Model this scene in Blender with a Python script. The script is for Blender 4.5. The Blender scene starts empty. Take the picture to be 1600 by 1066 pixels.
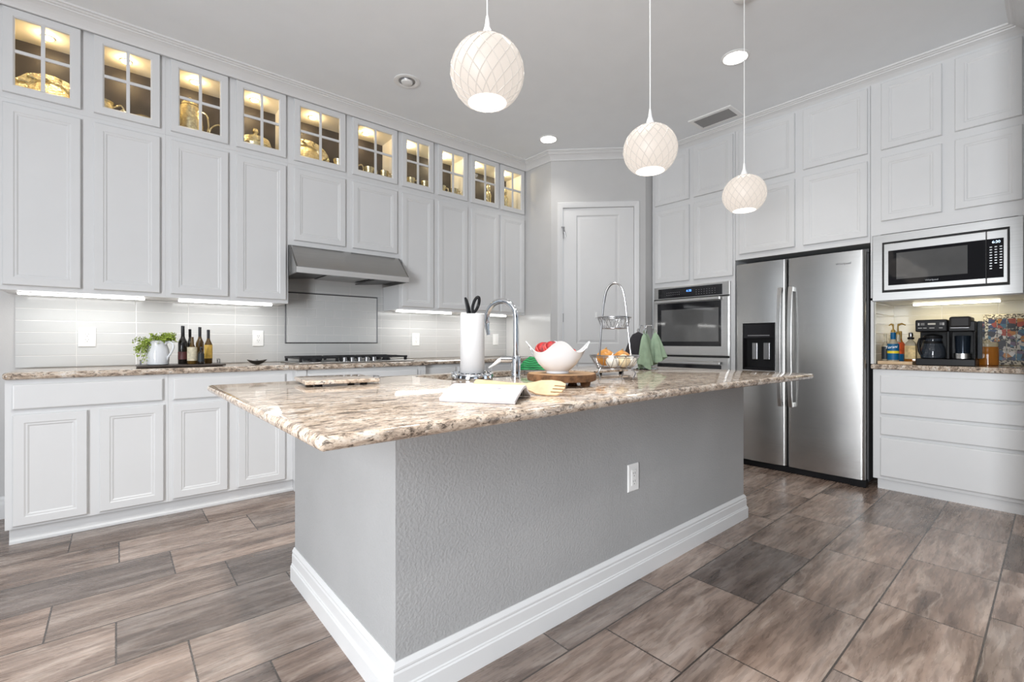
import bpy, bmesh, math, random
from mathutils import Vector, Matrix, noise
random.seed(7)
SC = bpy.context.scene
COL = SC.collection
PI = math.pi

# ------------------------------------------------------------------ camera
PHI = 0.8656
cam_data = bpy.data.cameras.new('camera'); cam = bpy.data.objects.new('camera', cam_data); COL.objects.link(cam)
cam.location = (0, 0, 1.0733); cam.rotation_euler = (PI/2, 0, PHI - PI/2)
cam_data.sensor_width = 36; cam_data.lens = 726.84/1600*36; cam_data.shift_y = 0.0013
cam_data.clip_start = 0.02
SC.camera = cam
# ------------------------------------------------------------------ world, colour management
w = bpy.data.worlds.new('world'); SC.world = w; w.use_nodes = True
bg = w.node_tree.nodes['Background']; bg.inputs[0].default_value = (0.80, 0.90, 1.0, 1); bg.inputs[1].default_value = 1.1
SC.view_settings.view_transform = 'Standard'; SC.view_settings.look = 'None'
SC.view_settings.gamma = 1; SC.view_settings.use_curve_mapping = False
SC.view_settings.exposure = 0.28
SC.cycles.use_denoising = True
SC.cycles.max_bounces = 8; SC.cycles.diffuse_bounces = 4; SC.cycles.glossy_bounces = 4; SC.cycles.transparent_max_bounces = 12
SC.cycles.caustics_reflective = False; SC.cycles.caustics_refractive = False
SC.cycles.sample_clamp_indirect = 6

# ------------------------------------------------------------------ large lights (daylight through the window, added ceiling fill)
def area(name, loc, rot, sx, sy, power, col=(1, 1, 1), spread=PI):
    l = bpy.data.lights.new(name, 'AREA'); l.shape = 'RECTANGLE'; l.size = sx; l.size_y = sy; l.energy = power; l.color = col; l.spread = spread
    o = bpy.data.objects.new(name, l); COL.objects.link(o); o.location = loc; o.rotation_euler = rot; return o
def point(name, loc, power, col, radius=0.03, spot=None, blend=0.6):
    l = bpy.data.lights.new(name, 'SPOT' if spot else 'POINT'); l.energy = power; l.color = col; l.shadow_soft_size = radius
    if spot: l.spot_size = spot; l.spot_blend = blend
    o = bpy.data.objects.new(name, l); COL.objects.link(o); o.location = loc; return o
area('daylight_side', (-2.72, -0.48, 1.45), (0, -PI/2+0.22, 0), 2.3, 1.3, 170, (0.92, 0.96, 1.0))
area('ceiling_fill_added', (-2.72, -0.48, 0.5), (0, -PI/2-0.7, 0), 0.8, 1.3, 52, (0.96, 0.98, 1.0))  # added lamp aimed upward to brighten the ceiling

# ------------------------------------------------------------------ mesh helper
class Fr:                                   # a frame on a wall: u to the right, v up, n into the room
    def __init__(s, o, u, n): s.o = Vector(o); s.u = Vector(u).normalized(); s.n = Vector(n).normalized(); s.v = Vector((0, 0, 1))
    def p(s, a, b, c=0.0): return s.o + s.u*a + s.v*b + s.n*c
def FL(Y): return Fr((0, Y, 0), (1, 0, 0), (0, -1, 0))       # left-hand run, u = X
def FR(X): return Fr((X, 0, 0), (0, -1, 0), (-1, 0, 0))      # right-hand run, u = -Y
class MB:
    def __init__(s): s.v = []; s.f = []
    def add(s, vs, fs):
        k = len(s.v); s.v += [Vector(p) for p in vs]; s.f += [[i+k for i in q] for q in fs]; return s
    def hexa(s, p):                          # 8 corners: bottom ring, top ring
        return s.add(p, [(0,1,2,3), (4,5,6,7), (0,1,5,4), (1,2,6,5), (2,3,7,6), (3,0,4,7)])
    def box(s, x0, y0, z0, x1, y1, z1):
        return s.hexa([(x0,y0,z0),(x1,y0,z0),(x1,y1,z0),(x0,y1,z0),(x0,y0,z1),(x1,y0,z1),(x1,y1,z1),(x0,y1,z1)])
    def fbox(s, fr, u0, u1, v0, v1, n0, n1):
        return s.hexa([fr.p(u0,v0,n0),fr.p(u1,v0,n0),fr.p(u1,v0,n1),fr.p(u0,v0,n1),fr.p(u0,v1,n0),fr.p(u1,v1,n0),fr.p(u1,v1,n1),fr.p(u0,v1,n1)])
    def rings(s, R, cap0=True, cap1=True, close=False):
        k = len(s.v); n = len(R[0])
        for r in R: s.v += [Vector(p) for p in r]
        m = len(R)
        for i in range(m if close else m-1):
            j = (i+1) % m
            for a in range(n): b = (a+1) % n; s.f.append([k+i*n+a, k+i*n+b, k+j*n+b, k+j*n+a])
        if not close:
            if cap0: s.f.append([k+a for a in range(n)][::-1])
            if cap1: s.f.append([k+(m-1)*n+a for a in range(n)])
        return s
    def panel(s, fr, u0, u1, v0, v1, prof, hole=False):
        R = [[fr.p(u0+i, v0+i, n), fr.p(u1-i, v0+i, n), fr.p(u1-i, v1-i, n), fr.p(u0+i, v1-i, n)] for i, n in prof]
        return s.rings(R, close=hole)
    def lathe(s, prof, c=(0,0,0), seg=24, cap0=True, cap1=True, fn=None):
        R = []
        for r, z in prof:
            R.append([Vector((c[0]+r*math.cos(2*PI*a/seg), c[1]+r*math.sin(2*PI*a/seg), c[2]+z)) for a in range(seg)])
        return s.rings(R, cap0, cap1)
    def tube(s, pts, r, seg=8, closed=False, flat=None):
        P = [Vector(p) for p in pts]; n = len(P); R = []
        T = []
        for i in range(n):
            a = P[i-1] if (i > 0 or closed) else P[i]; b = P[(i+1) % n] if (i < n-1 or closed) else P[i]
            T.append((b-a).normalized())
        ref = Vector((0,0,1)) if abs(T[0].z) < 0.9 else Vector((1,0,0))
        N = (ref - T[0]*ref.dot(T[0])).normalized()
        for i in range(n):
            N = (N - T[i]*N.dot(T[i])).normalized(); B = T[i].cross(N)
            rr = r[i] if isinstance(r, (list, tuple)) else r
            R.append([P[i] + N*math.cos(2*PI*k/seg)*rr + B*math.sin(2*PI*k/seg)*rr*(flat or 1) for k in range(seg)])
        return s.rings(R, close=closed)
    def sweep(s, path, prof, closed=False):   # horizontal path of (x,y); prof [(out,z)] to the right of travel, mitred
        P = [Vector((p[0], p[1])) for p in path]; n = len(P); R = []
        for i in range(n):
            a = P[i]-P[i-1] if (i > 0 or closed) else P[1]-P[0]
            b = P[(i+1) % n]-P[i] if (i < n-1 or closed) else P[i]-P[i-1]
            a = a.normalized(); b = b.normalized()
            na = Vector((a.y, -a.x)); nb = Vector((b.y, -b.x)); m = (na+nb).normalized(); m = m/max(0.3, m.dot(na))
            R.append([Vector((P[i].x+m.x*o, P[i].y+m.y*o, z)) for o, z in prof])
        return s.rings(R, close=closed)
    def prism(s, poly, fr, u0, u1):            # poly of (n, v) extruded along u
        return s.rings([[fr.p(u0, b, a) for a, b in poly], [fr.p(u1, b, a) for a, b in poly]])
    def build(s, name, mat, parent=None, bev=0, smooth=False, local=False, seg=2):
        me = bpy.data.meshes.new(name)
        off = Vector((0,0,0))
        if parent is not None and not local:
            off = parent.location.copy()
            if parent.parent is not None: off += parent.parent.location
        me.from_pydata([tuple(p-off) for p in s.v], [], s.f)
        bm = bmesh.new(); bm.from_mesh(me); bmesh.ops.recalc_face_normals(bm, faces=bm.faces)
        if smooth:
            for f in bm.faces: f.smooth = True
        bm.to_mesh(me); bm.free()
        if smooth:
            try: me.set_sharp_from_angle(angle=math.radians(38))
            except Exception: pass
        me.materials.append(mat)
        o = bpy.data.objects.new(name, me); COL.objects.link(o)
        if parent is not None: o.parent = parent
        if bev:
            m = o.modifiers.new('bevel', 'BEVEL'); m.width = bev; m.segments = seg; m.limit_method = 'ANGLE'; m.angle_limit = math.radians(40)
        return o
def smooth(P, n=5):
    P = [Vector(p) for p in P]; out = []
    for i in range(len(P)-1):
        a = P[max(i-1, 0)]; b = P[i]; c = P[i+1]; d = P[min(i+2, len(P)-1)]
        for k in range(n):
            t = k/n; out.append(0.5*((2*b)+(c-a)*t+(2*a-5*b+4*c-d)*t*t+(3*b-a-3*c+d)*t*t*t))
    return out + [P[-1]]
def tag(o, label, cat, group=None, kind=None):
    o['label'] = label; o['category'] = cat
    if group: o['group'] = group
    if kind: o['kind'] = kind
    return o
def thing(name, label, cat, loc=(0,0,0), group=None, rz=0):
    o = bpy.data.objects.new(name, None); COL.objects.link(o); o.location = loc; o.rotation_euler = (0,0,rz); o.empty_display_size = 0.05
    return tag(o, label, cat, group)
def struct(name, mb, m, **k):
    o = mb.build(name, m, **k); o['kind'] = 'structure'; return o
def copy_tree(o, parent=None):
    c = o.copy(); COL.objects.link(c); c.parent = parent
    for ch in list(o.children): copy_tree(ch, c)
    return c
def text(name, body, size, origin, u, v, m, parent, extrude=0.0004, align='CENTER', shear=0):
    cu = bpy.data.curves.new(name, 'FONT'); cu.body = body; cu.size = size; cu.align_x = align; cu.align_y = 'CENTER'; cu.extrude = extrude; cu.shear = shear
    t = bpy.data.objects.new(name, cu); COL.objects.link(t)
    dg = bpy.context.evaluated_depsgraph_get()
    me = bpy.data.meshes.new_from_object(t.evaluated_get(dg)); bpy.data.objects.remove(t); bpy.data.curves.remove(cu)
    u = Vector(u).normalized(); v = Vector(v).normalized(); nn = u.cross(v)
    M = Matrix.Identity(4)
    for i in range(3): M[i][0] = u[i]; M[i][1] = v[i]; M[i][2] = nn[i]; M[i][3] = origin[i]
    off = Vector((0,0,0)); p = parent
    while p is not None: off += p.location; p = p.parent
    me.transform(Matrix.Translation(-off) @ M)
    me.materials.clear(); me.materials.append(m); me.name = name
    o = bpy.data.objects.new(name, me); COL.objects.link(o); o.parent = parent; return o

# ------------------------------------------------------------------ materials
def newmat(name):
    m = bpy.data.materials.new(name); m.use_nodes = True; nt = m.node_tree
    return m, nt, nt.nodes['Principled BSDF']
def N(nt, t, **k):
    n = nt.nodes.new(t)
    for a, b in k.items(): setattr(n, a, b)
    return n
def ramp(nt, stops, interp='LINEAR'):
    n = N(nt, 'ShaderNodeValToRGB'); e = n.color_ramp.elements; n.color_ramp.interpolation = interp
    while len(e) < len(stops): e.new(0.5)
    for i, (p, c) in enumerate(stops):
        e[i].position = p; e[i].color = tuple(c)+(1,) if len(c) == 3 else c
    return n
def mat(name, col, rough=0.5, metal=0.0, var=0.03, vscale=6.0, bump=0.0, bscale=200.0, coat=0.0, trans=0.0, ior=1.45, emit=None, estr=0.0, spec=None):
    m, nt, b = newmat(name)
    b.inputs['Roughness'].default_value = rough; b.inputs['Metallic'].default_value = metal
    b.inputs['Coat Weight'].default_value = coat; b.inputs['Transmission Weight'].default_value = trans; b.inputs['IOR'].default_value = ior
    if spec is not None: b.inputs['Specular IOR Level'].default_value = spec
    tc = N(nt, 'ShaderNodeTexCoord')
    nz = N(nt, 'ShaderNodeTexNoise'); nz.inputs['Scale'].default_value = vscale; nz.inputs['Detail'].default_value = 4
    nt.links.new(tc.outputs['Object'], nz.inputs['Vector'])
    r = ramp(nt, [(0.3, [max(0, c*(1-var)) for c in col]), (0.7, [min(1, c*(1+var)) for c in col])])
    nt.links.new(nz.outputs['Fac'], r.inputs['Fac']); nt.links.new(r.outputs['Color'], b.inputs['Base Color'])
    if emit: b.inputs['Emission Color'].default_value = tuple(emit)+(1,); b.inputs['Emission Strength'].default_value = estr
    if bump:
        n2 = N(nt, 'ShaderNodeTexNoise'); n2.inputs['Scale'].default_value = bscale; n2.inputs['Detail'].default_value = 3
        nt.links.new(tc.outputs['Object'], n2.inputs['Vector'])
        bp = N(nt, 'ShaderNodeBump'); bp.inputs['Strength'].default_value = bump; bp.inputs['Distance'].default_value = 0.004
        nt.links.new(n2.outputs['Fac'], bp.inputs['Height']); nt.links.new(bp.outputs['Normal'], b.inputs['Normal'])
    return m
M = {}
M['cab'] = mat('cabinet_white_paint', (0.69, 0.695, 0.70), 0.35, var=0.01)
M['trim'] = mat('trim_white_paint', (0.72, 0.72, 0.72), 0.4, var=0.01)
M['wall'] = mat('wall_grey_paint', (0.56, 0.555, 0.55), 0.75, var=0.015, bump=0.08, bscale=180)
M['ceil'] = mat('ceiling_paint', (0.86, 0.885, 0.905), 0.85, var=0.012, bump=0.08, bscale=120)
M['island'] = mat('island_plaster', (0.385, 0.385, 0.385), 0.8, var=0.05, vscale=2.5, bump=0.55, bscale=110)
M['plastic'] = mat('white_plastic', (0.85, 0.85, 0.84), 0.3, var=0.005)
M['ceramic'] = mat('white_ceramic', (0.74, 0.76, 0.79), 0.12, var=0.005, coat=0.3)
M['black'] = mat('black_plastic', (0.008, 0.008, 0.009), 0.35, var=0.2, spec=0.25)
M['iron'] = mat('cast_iron', (0.018, 0.018, 0.02), 0.5, var=0.2, bump=0.1)
M['dark'] = mat('dark_slot', (0.02, 0.02, 0.02), 0.6)
M['cavity'] = mat('cavity_shade', (0.06, 0.06, 0.062), 0.7)
M['blackglass'] = mat('black_glass', (0.012, 0.012, 0.014), 0.05, var=0.05)
M['ovenglass'] = mat('oven_window_glass', (0.10, 0.10, 0.10), 0.05, var=0.1, spec=0.9)
M['chrome'] = mat('chrome', (0.72, 0.74, 0.77), 0.08, 1.0, var=0.03)
M['wire'] = mat('wire_steel', (0.36, 0.36, 0.37), 0.28, 1.0, var=0.05)
M['cream'] = mat('cabinet_interior', (0.80, 0.76, 0.66), 0.6, var=0.02)
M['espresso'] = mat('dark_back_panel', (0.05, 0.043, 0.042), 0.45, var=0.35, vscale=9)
M['bamboo'] = mat('bamboo', (0.56, 0.395, 0.235), 0.45, var=0.12, vscale=30)
M['paper'] = mat('paper', (0.68, 0.665, 0.69), 0.8, var=0.02)
M['ink'] = mat('printed_ink', (0.34, 0.33, 0.36), 0.8)
M['towelpaper'] = mat('paper_towel', (0.56, 0.565, 0.58), 0.9, var=0.01, bump=0.3, bscale=260)
M['silverware'] = mat('gold_toned_silver', (0.90, 0.72, 0.45), 0.25, 0.9, var=0.30, vscale=60, bump=0.8, bscale=70)
M['sinksteel'] = mat('sink_steel', (0.35, 0.33, 0.32), 0.3, 1.0)
def emis(name, col, s, base=1.0):
    m, nt, b = newmat(name); b.inputs['Base Color'].default_value = tuple(c*base for c in col)+(1,)
    b.inputs['Emission Color'].default_value = tuple(col)+(1,); b.inputs['Emission Strength'].default_value = s; b.inputs['Roughness'].default_value = 0.5
    return m
M['led'] = emis('led_strip_glow', (1.0, 1.0, 0.98), 9.0)
M['ledwarm'] = emis('warm_led_glow', (1.0, 0.93, 0.72), 7.0)
M['puck'] = emis('puck_lens_glow', (1.0, 0.87, 0.62), 8.0)
M['lens'] = emis('downlight_lens_glow', (1.0, 0.99, 0.97), 6.0)
M['shade'] = emis('lamp_shade_glow', (0.96, 0.86, 0.77), 0.60, 0.15)
M['rib'] = emis('lamp_shade_fold', (0.84, 0.77, 0.70), 0.52, 0.2)
M['diff'] = emis('lamp_opening_glow', (1.0, 0.96, 0.92), 1.2)
M['clock'] = emis('blue_display', (0.12, 0.35, 1.0), 2.0)
M['clockwhite'] = emis('pale_display', (0.6, 0.8, 1.0), 1.6)
def steel(name, col, rough, horiz=True):
    m, nt, b = newmat(name); b.inputs['Metallic'].default_value = 1; b.inputs['Roughness'].default_value = rough
    tc = N(nt, 'ShaderNodeTexCoord'); mp = N(nt, 'ShaderNodeMapping')
    mp.inputs['Scale'].default_value = (4, 4, 400) if horiz else (400, 400, 4)
    nz = N(nt, 'ShaderNodeTexNoise'); nz.inputs['Scale'].default_value = 1.0; nz.inputs['Detail'].default_value = 3
    nt.links.new(tc.outputs['Object'], mp.inputs['Vector']); nt.links.new(mp.outputs['Vector'], nz.inputs['Vector'])
    r = ramp(nt, [(0.3, [c*0.93 for c in col]), (0.7, [c*1.05 for c in col])]); nt.links.new(nz.outputs['Fac'], r.inputs['Fac'])
    nt.links.new(r.outputs['Color'], b.inputs['Base Color'])
    bp = N(nt, 'ShaderNodeBump'); bp.inputs['Strength'].default_value = 0.06; bp.inputs['Distance'].default_value = 0.002
    nt.links.new(nz.outputs['Fac'], bp.inputs['Height']); nt.links.new(bp.outputs['Normal'], b.inputs['Normal'])
    b.inputs['Anisotropic'].default_value = 0.6
    return m
M['steel'] = steel('brushed_steel', (0.46, 0.455, 0.445), 0.26)
M['steelsoft'] = steel('soft_brushed_steel', (0.44, 0.436, 0.43), 0.42)
M['steelbright'] = steel('bright_brushed_steel', (0.56, 0.555, 0.545), 0.28)
M['steeldark'] = mat('fridge_side_grey', (0.10, 0.10, 0.105), 0.4, 0.4)
def clearglass(name, tint=(1,1,1), refl=0.06):
    m = bpy.data.materials.new(name); m.use_nodes = True; nt = m.node_tree; nt.nodes.remove(nt.nodes['Principled BSDF'])
    o = nt.nodes['Material Output']; t = N(nt, 'ShaderNodeBsdfTransparent'); t.inputs[0].default_value = tuple(tint)+(1,)
    g = N(nt, 'ShaderNodeBsdfGlossy'); g.inputs['Roughness'].default_value = 0.02
    fr = N(nt, 'ShaderNodeFresnel'); fr.inputs['IOR'].default_value = 1.45; ge = N(nt, 'ShaderNodeNewGeometry')
    fb = N(nt, 'ShaderNodeMath', operation='MULTIPLY'); iv = N(nt, 'ShaderNodeMath', operation='SUBTRACT'); iv.inputs[0].default_value = 1.0
    nt.links.new(ge.outputs['Backfacing'], iv.inputs[1]); nt.links.new(fr.outputs[0], fb.inputs[0]); nt.links.new(iv.outputs[0], fb.inputs[1])
    mx = N(nt, 'ShaderNodeMixShader'); nt.links.new(fb.outputs[0], mx.inputs[0]); nt.links.new(t.outputs[0], mx.inputs[1]); nt.links.new(g.outputs[0], mx.inputs[2])
    nt.links.new(mx.outputs[0], o.inputs[0]); return m
M['glass'] = clearglass('clear_glass')
M['amberglass'] = clearglass('amber_glass', (0.85, 0.42, 0.10))
def granite():
    m, nt, b = newmat('granite'); b.inputs['Roughness'].default_value = 0.07
    tc = N(nt, 'ShaderNodeTexCoord')
    mp = N(nt, 'ShaderNodeMapping'); mp.inputs['Rotation'].default_value = (0, 0, 0.5); mp.inputs['Scale'].default_value = (1.0, 2.2, 2.0)
    nt.links.new(tc.outputs['Object'], mp.inputs['Vector'])
    def nz(sc, det, dist=0.0, vec=mp):
        n = N(nt, 'ShaderNodeTexNoise'); n.inputs['Scale'].default_value = sc; n.inputs['Detail'].default_value = det; n.inputs['Distortion'].default_value = dist
        n.inputs['Roughness'].default_value = 0.62
        nt.links.new(vec.outputs[0], n.inputs['Vector']); return n
    a = nz(17, 8, 0.7)
    r1 = ramp(nt, [(0.30, (0.11, 0.085, 0.07)), (0.40, (0.32, 0.25, 0.195)), (0.48, (0.52, 0.415, 0.325)), (0.58, (0.64, 0.55, 0.46)), (0.70, (0.74, 0.72, 0.69))])
    nt.links.new(a.outputs['Fac'], r1.inputs['Fac'])
    f = nz(48, 6, 0.5)
    r2 = ramp(nt, [(0.38, (0.05, 0.045, 0.045)), (0.46, (1, 1, 1))]); nt.links.new(f.outputs['Fac'], r2.inputs['Fac'])
    g = nz(130, 3, 0.0)
    r3 = ramp(nt, [(0.36, (0.25, 0.22, 0.20)), (0.46, (1, 1, 1))]); nt.links.new(g.outputs['Fac'], r3.inputs['Fac'])
    m1 = N(nt, 'ShaderNodeMix', data_type='RGBA', blend_type='MULTIPLY'); m1.inputs[0].default_value = 0.75
    nt.links.new(r1.outputs[0], m1.inputs[6]); nt.links.new(r2.outputs[0], m1.inputs[7])
    m2 = N(nt, 'ShaderNodeMix', data_type='RGBA', blend_type='MULTIPLY'); m2.inputs[0].default_value = 0.6
    nt.links.new(m1.outputs[2], m2.inputs[6]); nt.links.new(r3.outputs[0], m2.inputs[7])
    nt.links.new(m2.outputs[2], b.inputs['Base Color'])
    return m
M['granite'] = granite()
def math_n(nt, op, a, b=None, c=None):
    n = N(nt, 'ShaderNodeMath', operation=op)
    for i, x in enumerate((a, b, c)):
        if x is None: continue
        if isinstance(x, (int, float)): n.inputs[i].default_value = x
        else: nt.links.new(x, n.inputs[i])
    return n.outputs[0]
def floor_tiles():
    m, nt, b = newmat('wood_look_tile')
    tc = N(nt, 'ShaderNodeTexCoord'); sp = N(nt, 'ShaderNodeSeparateXYZ'); nt.links.new(tc.outputs['Object'], sp.inputs[0])
    X, Y = sp.outputs[0], sp.outputs[1]
    rowf = math_n(nt, 'DIVIDE', math_n(nt, 'SUBTRACT', 3.583, Y), 0.310); row = math_n(nt, 'FLOOR', rowf); fy = math_n(nt, 'FRACT', rowf)
    uf = math_n(nt, 'DIVIDE', math_n(nt, 'SUBTRACT', math_n(nt, 'SUBTRACT', X, 0.42), math_n(nt, 'MULTIPLY', row, 0.198)), 0.606)
    uc = math_n(nt, 'FLOOR', uf); fx = math_n(nt, 'FRACT', uf)
    ey = math_n(nt, 'MULTIPLY', math_n(nt, 'MINIMUM', fy, math_n(nt, 'SUBTRACT', 1.0, fy)), 0.310)
    ex = math_n(nt, 'MULTIPLY', math_n(nt, 'MINIMUM', fx, math_n(nt, 'SUBTRACT', 1.0, fx)), 0.606)
    e = math_n(nt, 'MINIMUM', ex, ey)
    gr = math_n(nt, 'LESS_THAN', e, 0.0030)
    cmb = N(nt, 'ShaderNodeCombineXYZ'); nt.links.new(uc, cmb.inputs[0]); nt.links.new(row, cmb.inputs[1])
    wn = N(nt, 'ShaderNodeTexWhiteNoise', noise_dimensions='3D'); nt.links.new(cmb.outputs[0], wn.inputs['Vector'])
    # each tile gets its own slice of the streaky pattern
    sc = N(nt, 'ShaderNodeVectorMath', operation='SCALE'); nt.links.new(wn.outputs['Color'], sc.inputs[0]); sc.inputs['Scale'].default_value = 40
    ad = N(nt, 'ShaderNodeVectorMath', operation='ADD'); nt.links.new(tc.outputs['Object'], ad.inputs[0]); nt.links.new(sc.outputs[0], ad.inputs[1])
    wq = N(nt, 'ShaderNodeTexNoise'); wq.inputs['Scale'].default_value = 3.0; wq.inputs['Detail'].default_value = 2; nt.links.new(ad.outputs[0], wq.inputs['Vector'])
    ws = N(nt, 'ShaderNodeVectorMath', operation='SCALE'); nt.links.new(wq.outputs['Color'], ws.inputs[0]); ws.inputs['Scale'].default_value = 0.035
    wa = N(nt, 'ShaderNodeVectorMath', operation='ADD'); nt.links.new(ad.outputs[0], wa.inputs[0]); nt.links.new(ws.outputs[0], wa.inputs[1])
    mp = N(nt, 'ShaderNodeMapping'); mp.inputs['Scale'].default_value = (1.3, 8.0, 1.0); mp.inputs['Rotation'].default_value = (0, 0, 0.05); nt.links.new(wa.outputs[0], mp.inputs['Vector'])
    n1 = N(nt, 'ShaderNodeTexNoise'); n1.inputs['Scale'].default_value = 1.2; n1.inputs['Detail'].default_value = 11; n1.inputs['Distortion'].default_value = 0.25; n1.inputs['Roughness'].default_value = 0.66
    nt.links.new(mp.outputs[0], n1.inputs['Vector'])
    r1 = ramp(nt, [(0.28, (0.085, 0.063, 0.053)), (0.42, (0.20, 0.150, 0.123)), (0.53, (0.31, 0.246, 0.208)), (0.64, (0.43, 0.365, 0.325)), (0.80, (0.64, 0.59, 0.55))])
    nt.links.new(n1.outputs['Fac'], r1.inputs['Fac'])
    mp2 = N(nt, 'ShaderNodeMapping'); mp2.inputs['Scale'].default_value = (7, 75, 1.0); nt.links.new(wa.outputs[0], mp2.inputs['Vector'])
    n2 = N(nt, 'ShaderNodeTexNoise'); n2.inputs['Scale'].default_value = 1.0; n2.inputs['Detail'].default_value = 6; nt.links.new(mp2.outputs[0], n2.inputs['Vector'])
    r2 = ramp(nt, [(0.3, (0.70, 0.68, 0.67)), (0.7, (1.18, 1.15, 1.13))]); nt.links.new(n2.outputs['Fac'], r2.inputs['Fac'])
    mx0 = N(nt, 'ShaderNodeMix', data_type='RGBA', blend_type='MULTIPLY'); mx0.inputs[0].default_value = 1.0
    nt.links.new(r1.outputs[0], mx0.inputs[6]); nt.links.new(r2.outputs[0], mx0.inputs[7])
    # pale mineral veins and a few dark cracks along the grain
    mp3 = N(nt, 'ShaderNodeMapping'); mp3.inputs['Scale'].default_value = (1.1, 4.6, 1.0); mp3.inputs['Location'].default_value = (3.1, 7.7, 0); nt.links.new(wa.outputs[0], mp3.inputs['Vector'])
    n3 = N(nt, 'ShaderNodeTexNoise'); n3.inputs['Scale'].default_value = 1.5; n3.inputs['Detail'].default_value = 7; n3.inputs['Roughness'].default_value = 0.55; n3.inputs['Distortion'].default_value = 0.5; nt.links.new(mp3.outputs[0], n3.inputs['Vector'])
    vein = math_n(nt, 'ABSOLUTE', math_n(nt, 'SUBTRACT', n3.outputs['Fac'], 0.56))
    rv = ramp(nt, [(0.0, (1, 1, 1)), (0.012, (0.75, 0.75, 0.75)), (0.035, (0, 0, 0))]); nt.links.new(vein, rv.inputs['Fac'])
    crack = math_n(nt, 'ABSOLUTE', math_n(nt, 'SUBTRACT', n3.outputs['Fac'], 0.45))
    rc = ramp(nt, [(0.0, (0.68, 0.66, 0.64)), (0.010, (1, 1, 1))]); nt.links.new(crack, rc.inputs['Fac'])
    vm = N(nt, 'ShaderNodeMix', data_type='RGBA'); nt.links.new(math_n(nt, 'MULTIPLY', rv.outputs[0], 0.32), vm.inputs[0]); nt.links.new(mx0.outputs[2], vm.inputs[6]); vm.inputs[7].default_value = (0.60, 0.53, 0.47, 1)
    mx = N(nt, 'ShaderNodeMix', data_type='RGBA', blend_type='MULTIPLY'); mx.inputs[0].default_value = 1.0
    nt.links.new(vm.outputs[2], mx.inputs[6]); nt.links.new(rc.outputs[0], mx.inputs[7])
    r3 = ramp(nt, [(0.0, (0.48, 0.48, 0.50)), (0.22, (0.74, 0.73, 0.73)), (0.45, (0.88, 0.845, 0.825)), (0.7, (1.00, 0.93, 0.885)), (1.0, (1.06, 1.02, 1.00))]); nt.links.new(wn.outputs['Value'], r3.inputs['Fac'])
    mx2 = N(nt, 'ShaderNodeMix', data_type='RGBA', blend_type='MULTIPLY'); mx2.inputs[0].default_value = 1.0
    nt.links.new(mx.outputs[2], mx2.inputs[6]); nt.links.new(r3.outputs[0], mx2.inputs[7])
    mg = N(nt, 'ShaderNodeMix', data_type='RGBA'); nt.links.new(gr, mg.inputs[0]); nt.links.new(mx2.outputs[2], mg.inputs[6]); mg.inputs[7].default_value = (0.055, 0.042, 0.035, 1)
    nt.links.new(mg.outputs[2], b.inputs['Base Color'])
    rr = N(nt, 'ShaderNodeMapRange'); nt.links.new(n2.outputs['Fac'], rr.inputs[0]); rr.inputs[3].default_value = 0.23; rr.inputs[4].default_value = 0.32; b.inputs['Specular IOR Level'].default_value = 0.95
    nt.links.new(rr.outputs[0], b.inputs['Roughness'])
    h = math_n(nt, 'SUBTRACT', math_n(nt, 'MULTIPLY', n1.outputs['Fac'], 0.35), math_n(nt, 'MULTIPLY', gr, 1.0))
    bp = N(nt, 'ShaderNodeBump'); bp.inputs['Strength'].default_value = 0.35; bp.inputs['Distance'].default_value = 0.003
    nt.links.new(h, bp.inputs['Height']); nt.links.new(bp.outputs[0], b.inputs['Normal'])
    return m
M['floor'] = floor_tiles()
def wall_tile(name, axis, w, h, o_u, o_v, stagger, col, mortar=0.0016, rough=0.12):
    """glazed tiles laid on a wall; axis 0: u = X, axis 1: u = -Y"""
    m, nt, b = newmat(name)
    tc = N(nt, 'ShaderNodeTexCoord'); sp = N(nt, 'ShaderNodeSeparateXYZ'); nt.links.new(tc.outputs['Object'], sp.inputs[0])
    U = sp.outputs[axis] if axis == 0 else math_n(nt, 'MULTIPLY', sp.outputs[1], -1.0)
    rf = math_n(nt, 'DIVIDE', math_n(nt, 'SUBTRACT', sp.outputs[2], o_v), h); row = math_n(nt, 'FLOOR', rf); fv = math_n(nt, 'FRACT', rf)
    sh = math_n(nt, 'MULTIPLY', math_n(nt, 'MODULO', row, 2.0), stagger)
    uf = math_n(nt, 'ADD', math_n(nt, 'DIVIDE', math_n(nt, 'SUBTRACT', U, o_u), w), sh); fu = math_n(nt, 'FRACT', uf)
    eu = math_n(nt, 'MULTIPLY', math_n(nt, 'MINIMUM', fu, math_n(nt, 'SUBTRACT', 1.0, fu)), w)
    ev = math_n(nt, 'MULTIPLY', math_n(nt, 'MINIMUM', fv, math_n(nt, 'SUBTRACT', 1.0, fv)), h)
    e = math_n(nt, 'MINIMUM', eu, ev); g = math_n(nt, 'LESS_THAN', e, mortar)
    mx = N(nt, 'ShaderNodeMix', data_type='RGBA'); nt.links.new(g, mx.inputs[0])
    mx.inputs[6].default_value = tuple(col)+(1,); mx.inputs[7].default_value = (0.70, 0.69, 0.68, 1)
    nt.links.new(mx.outputs[2], b.inputs['Base Color'])
    ro = math_n(nt, 'MULTIPLY_ADD', g, 0.6, rough); nt.links.new(ro, b.inputs['Roughness'])
    mr = N(nt, 'ShaderNodeMapRange'); nt.links.new(e, mr.inputs[0]); mr.inputs[1].default_value = mortar*0.5; mr.inputs[2].default_value = mortar*2.4
    bp = N(nt, 'ShaderNodeBump'); bp.inputs['Strength'].default_value = 0.5; bp.inputs['Distance'].default_value = 0.002
    nt.links.new(mr.outputs[0], bp.inputs['Height']); nt.links.new(bp.outputs[0], b.inputs['Normal'])
    return m
GT = (0.56, 0.565, 0.56)
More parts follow.
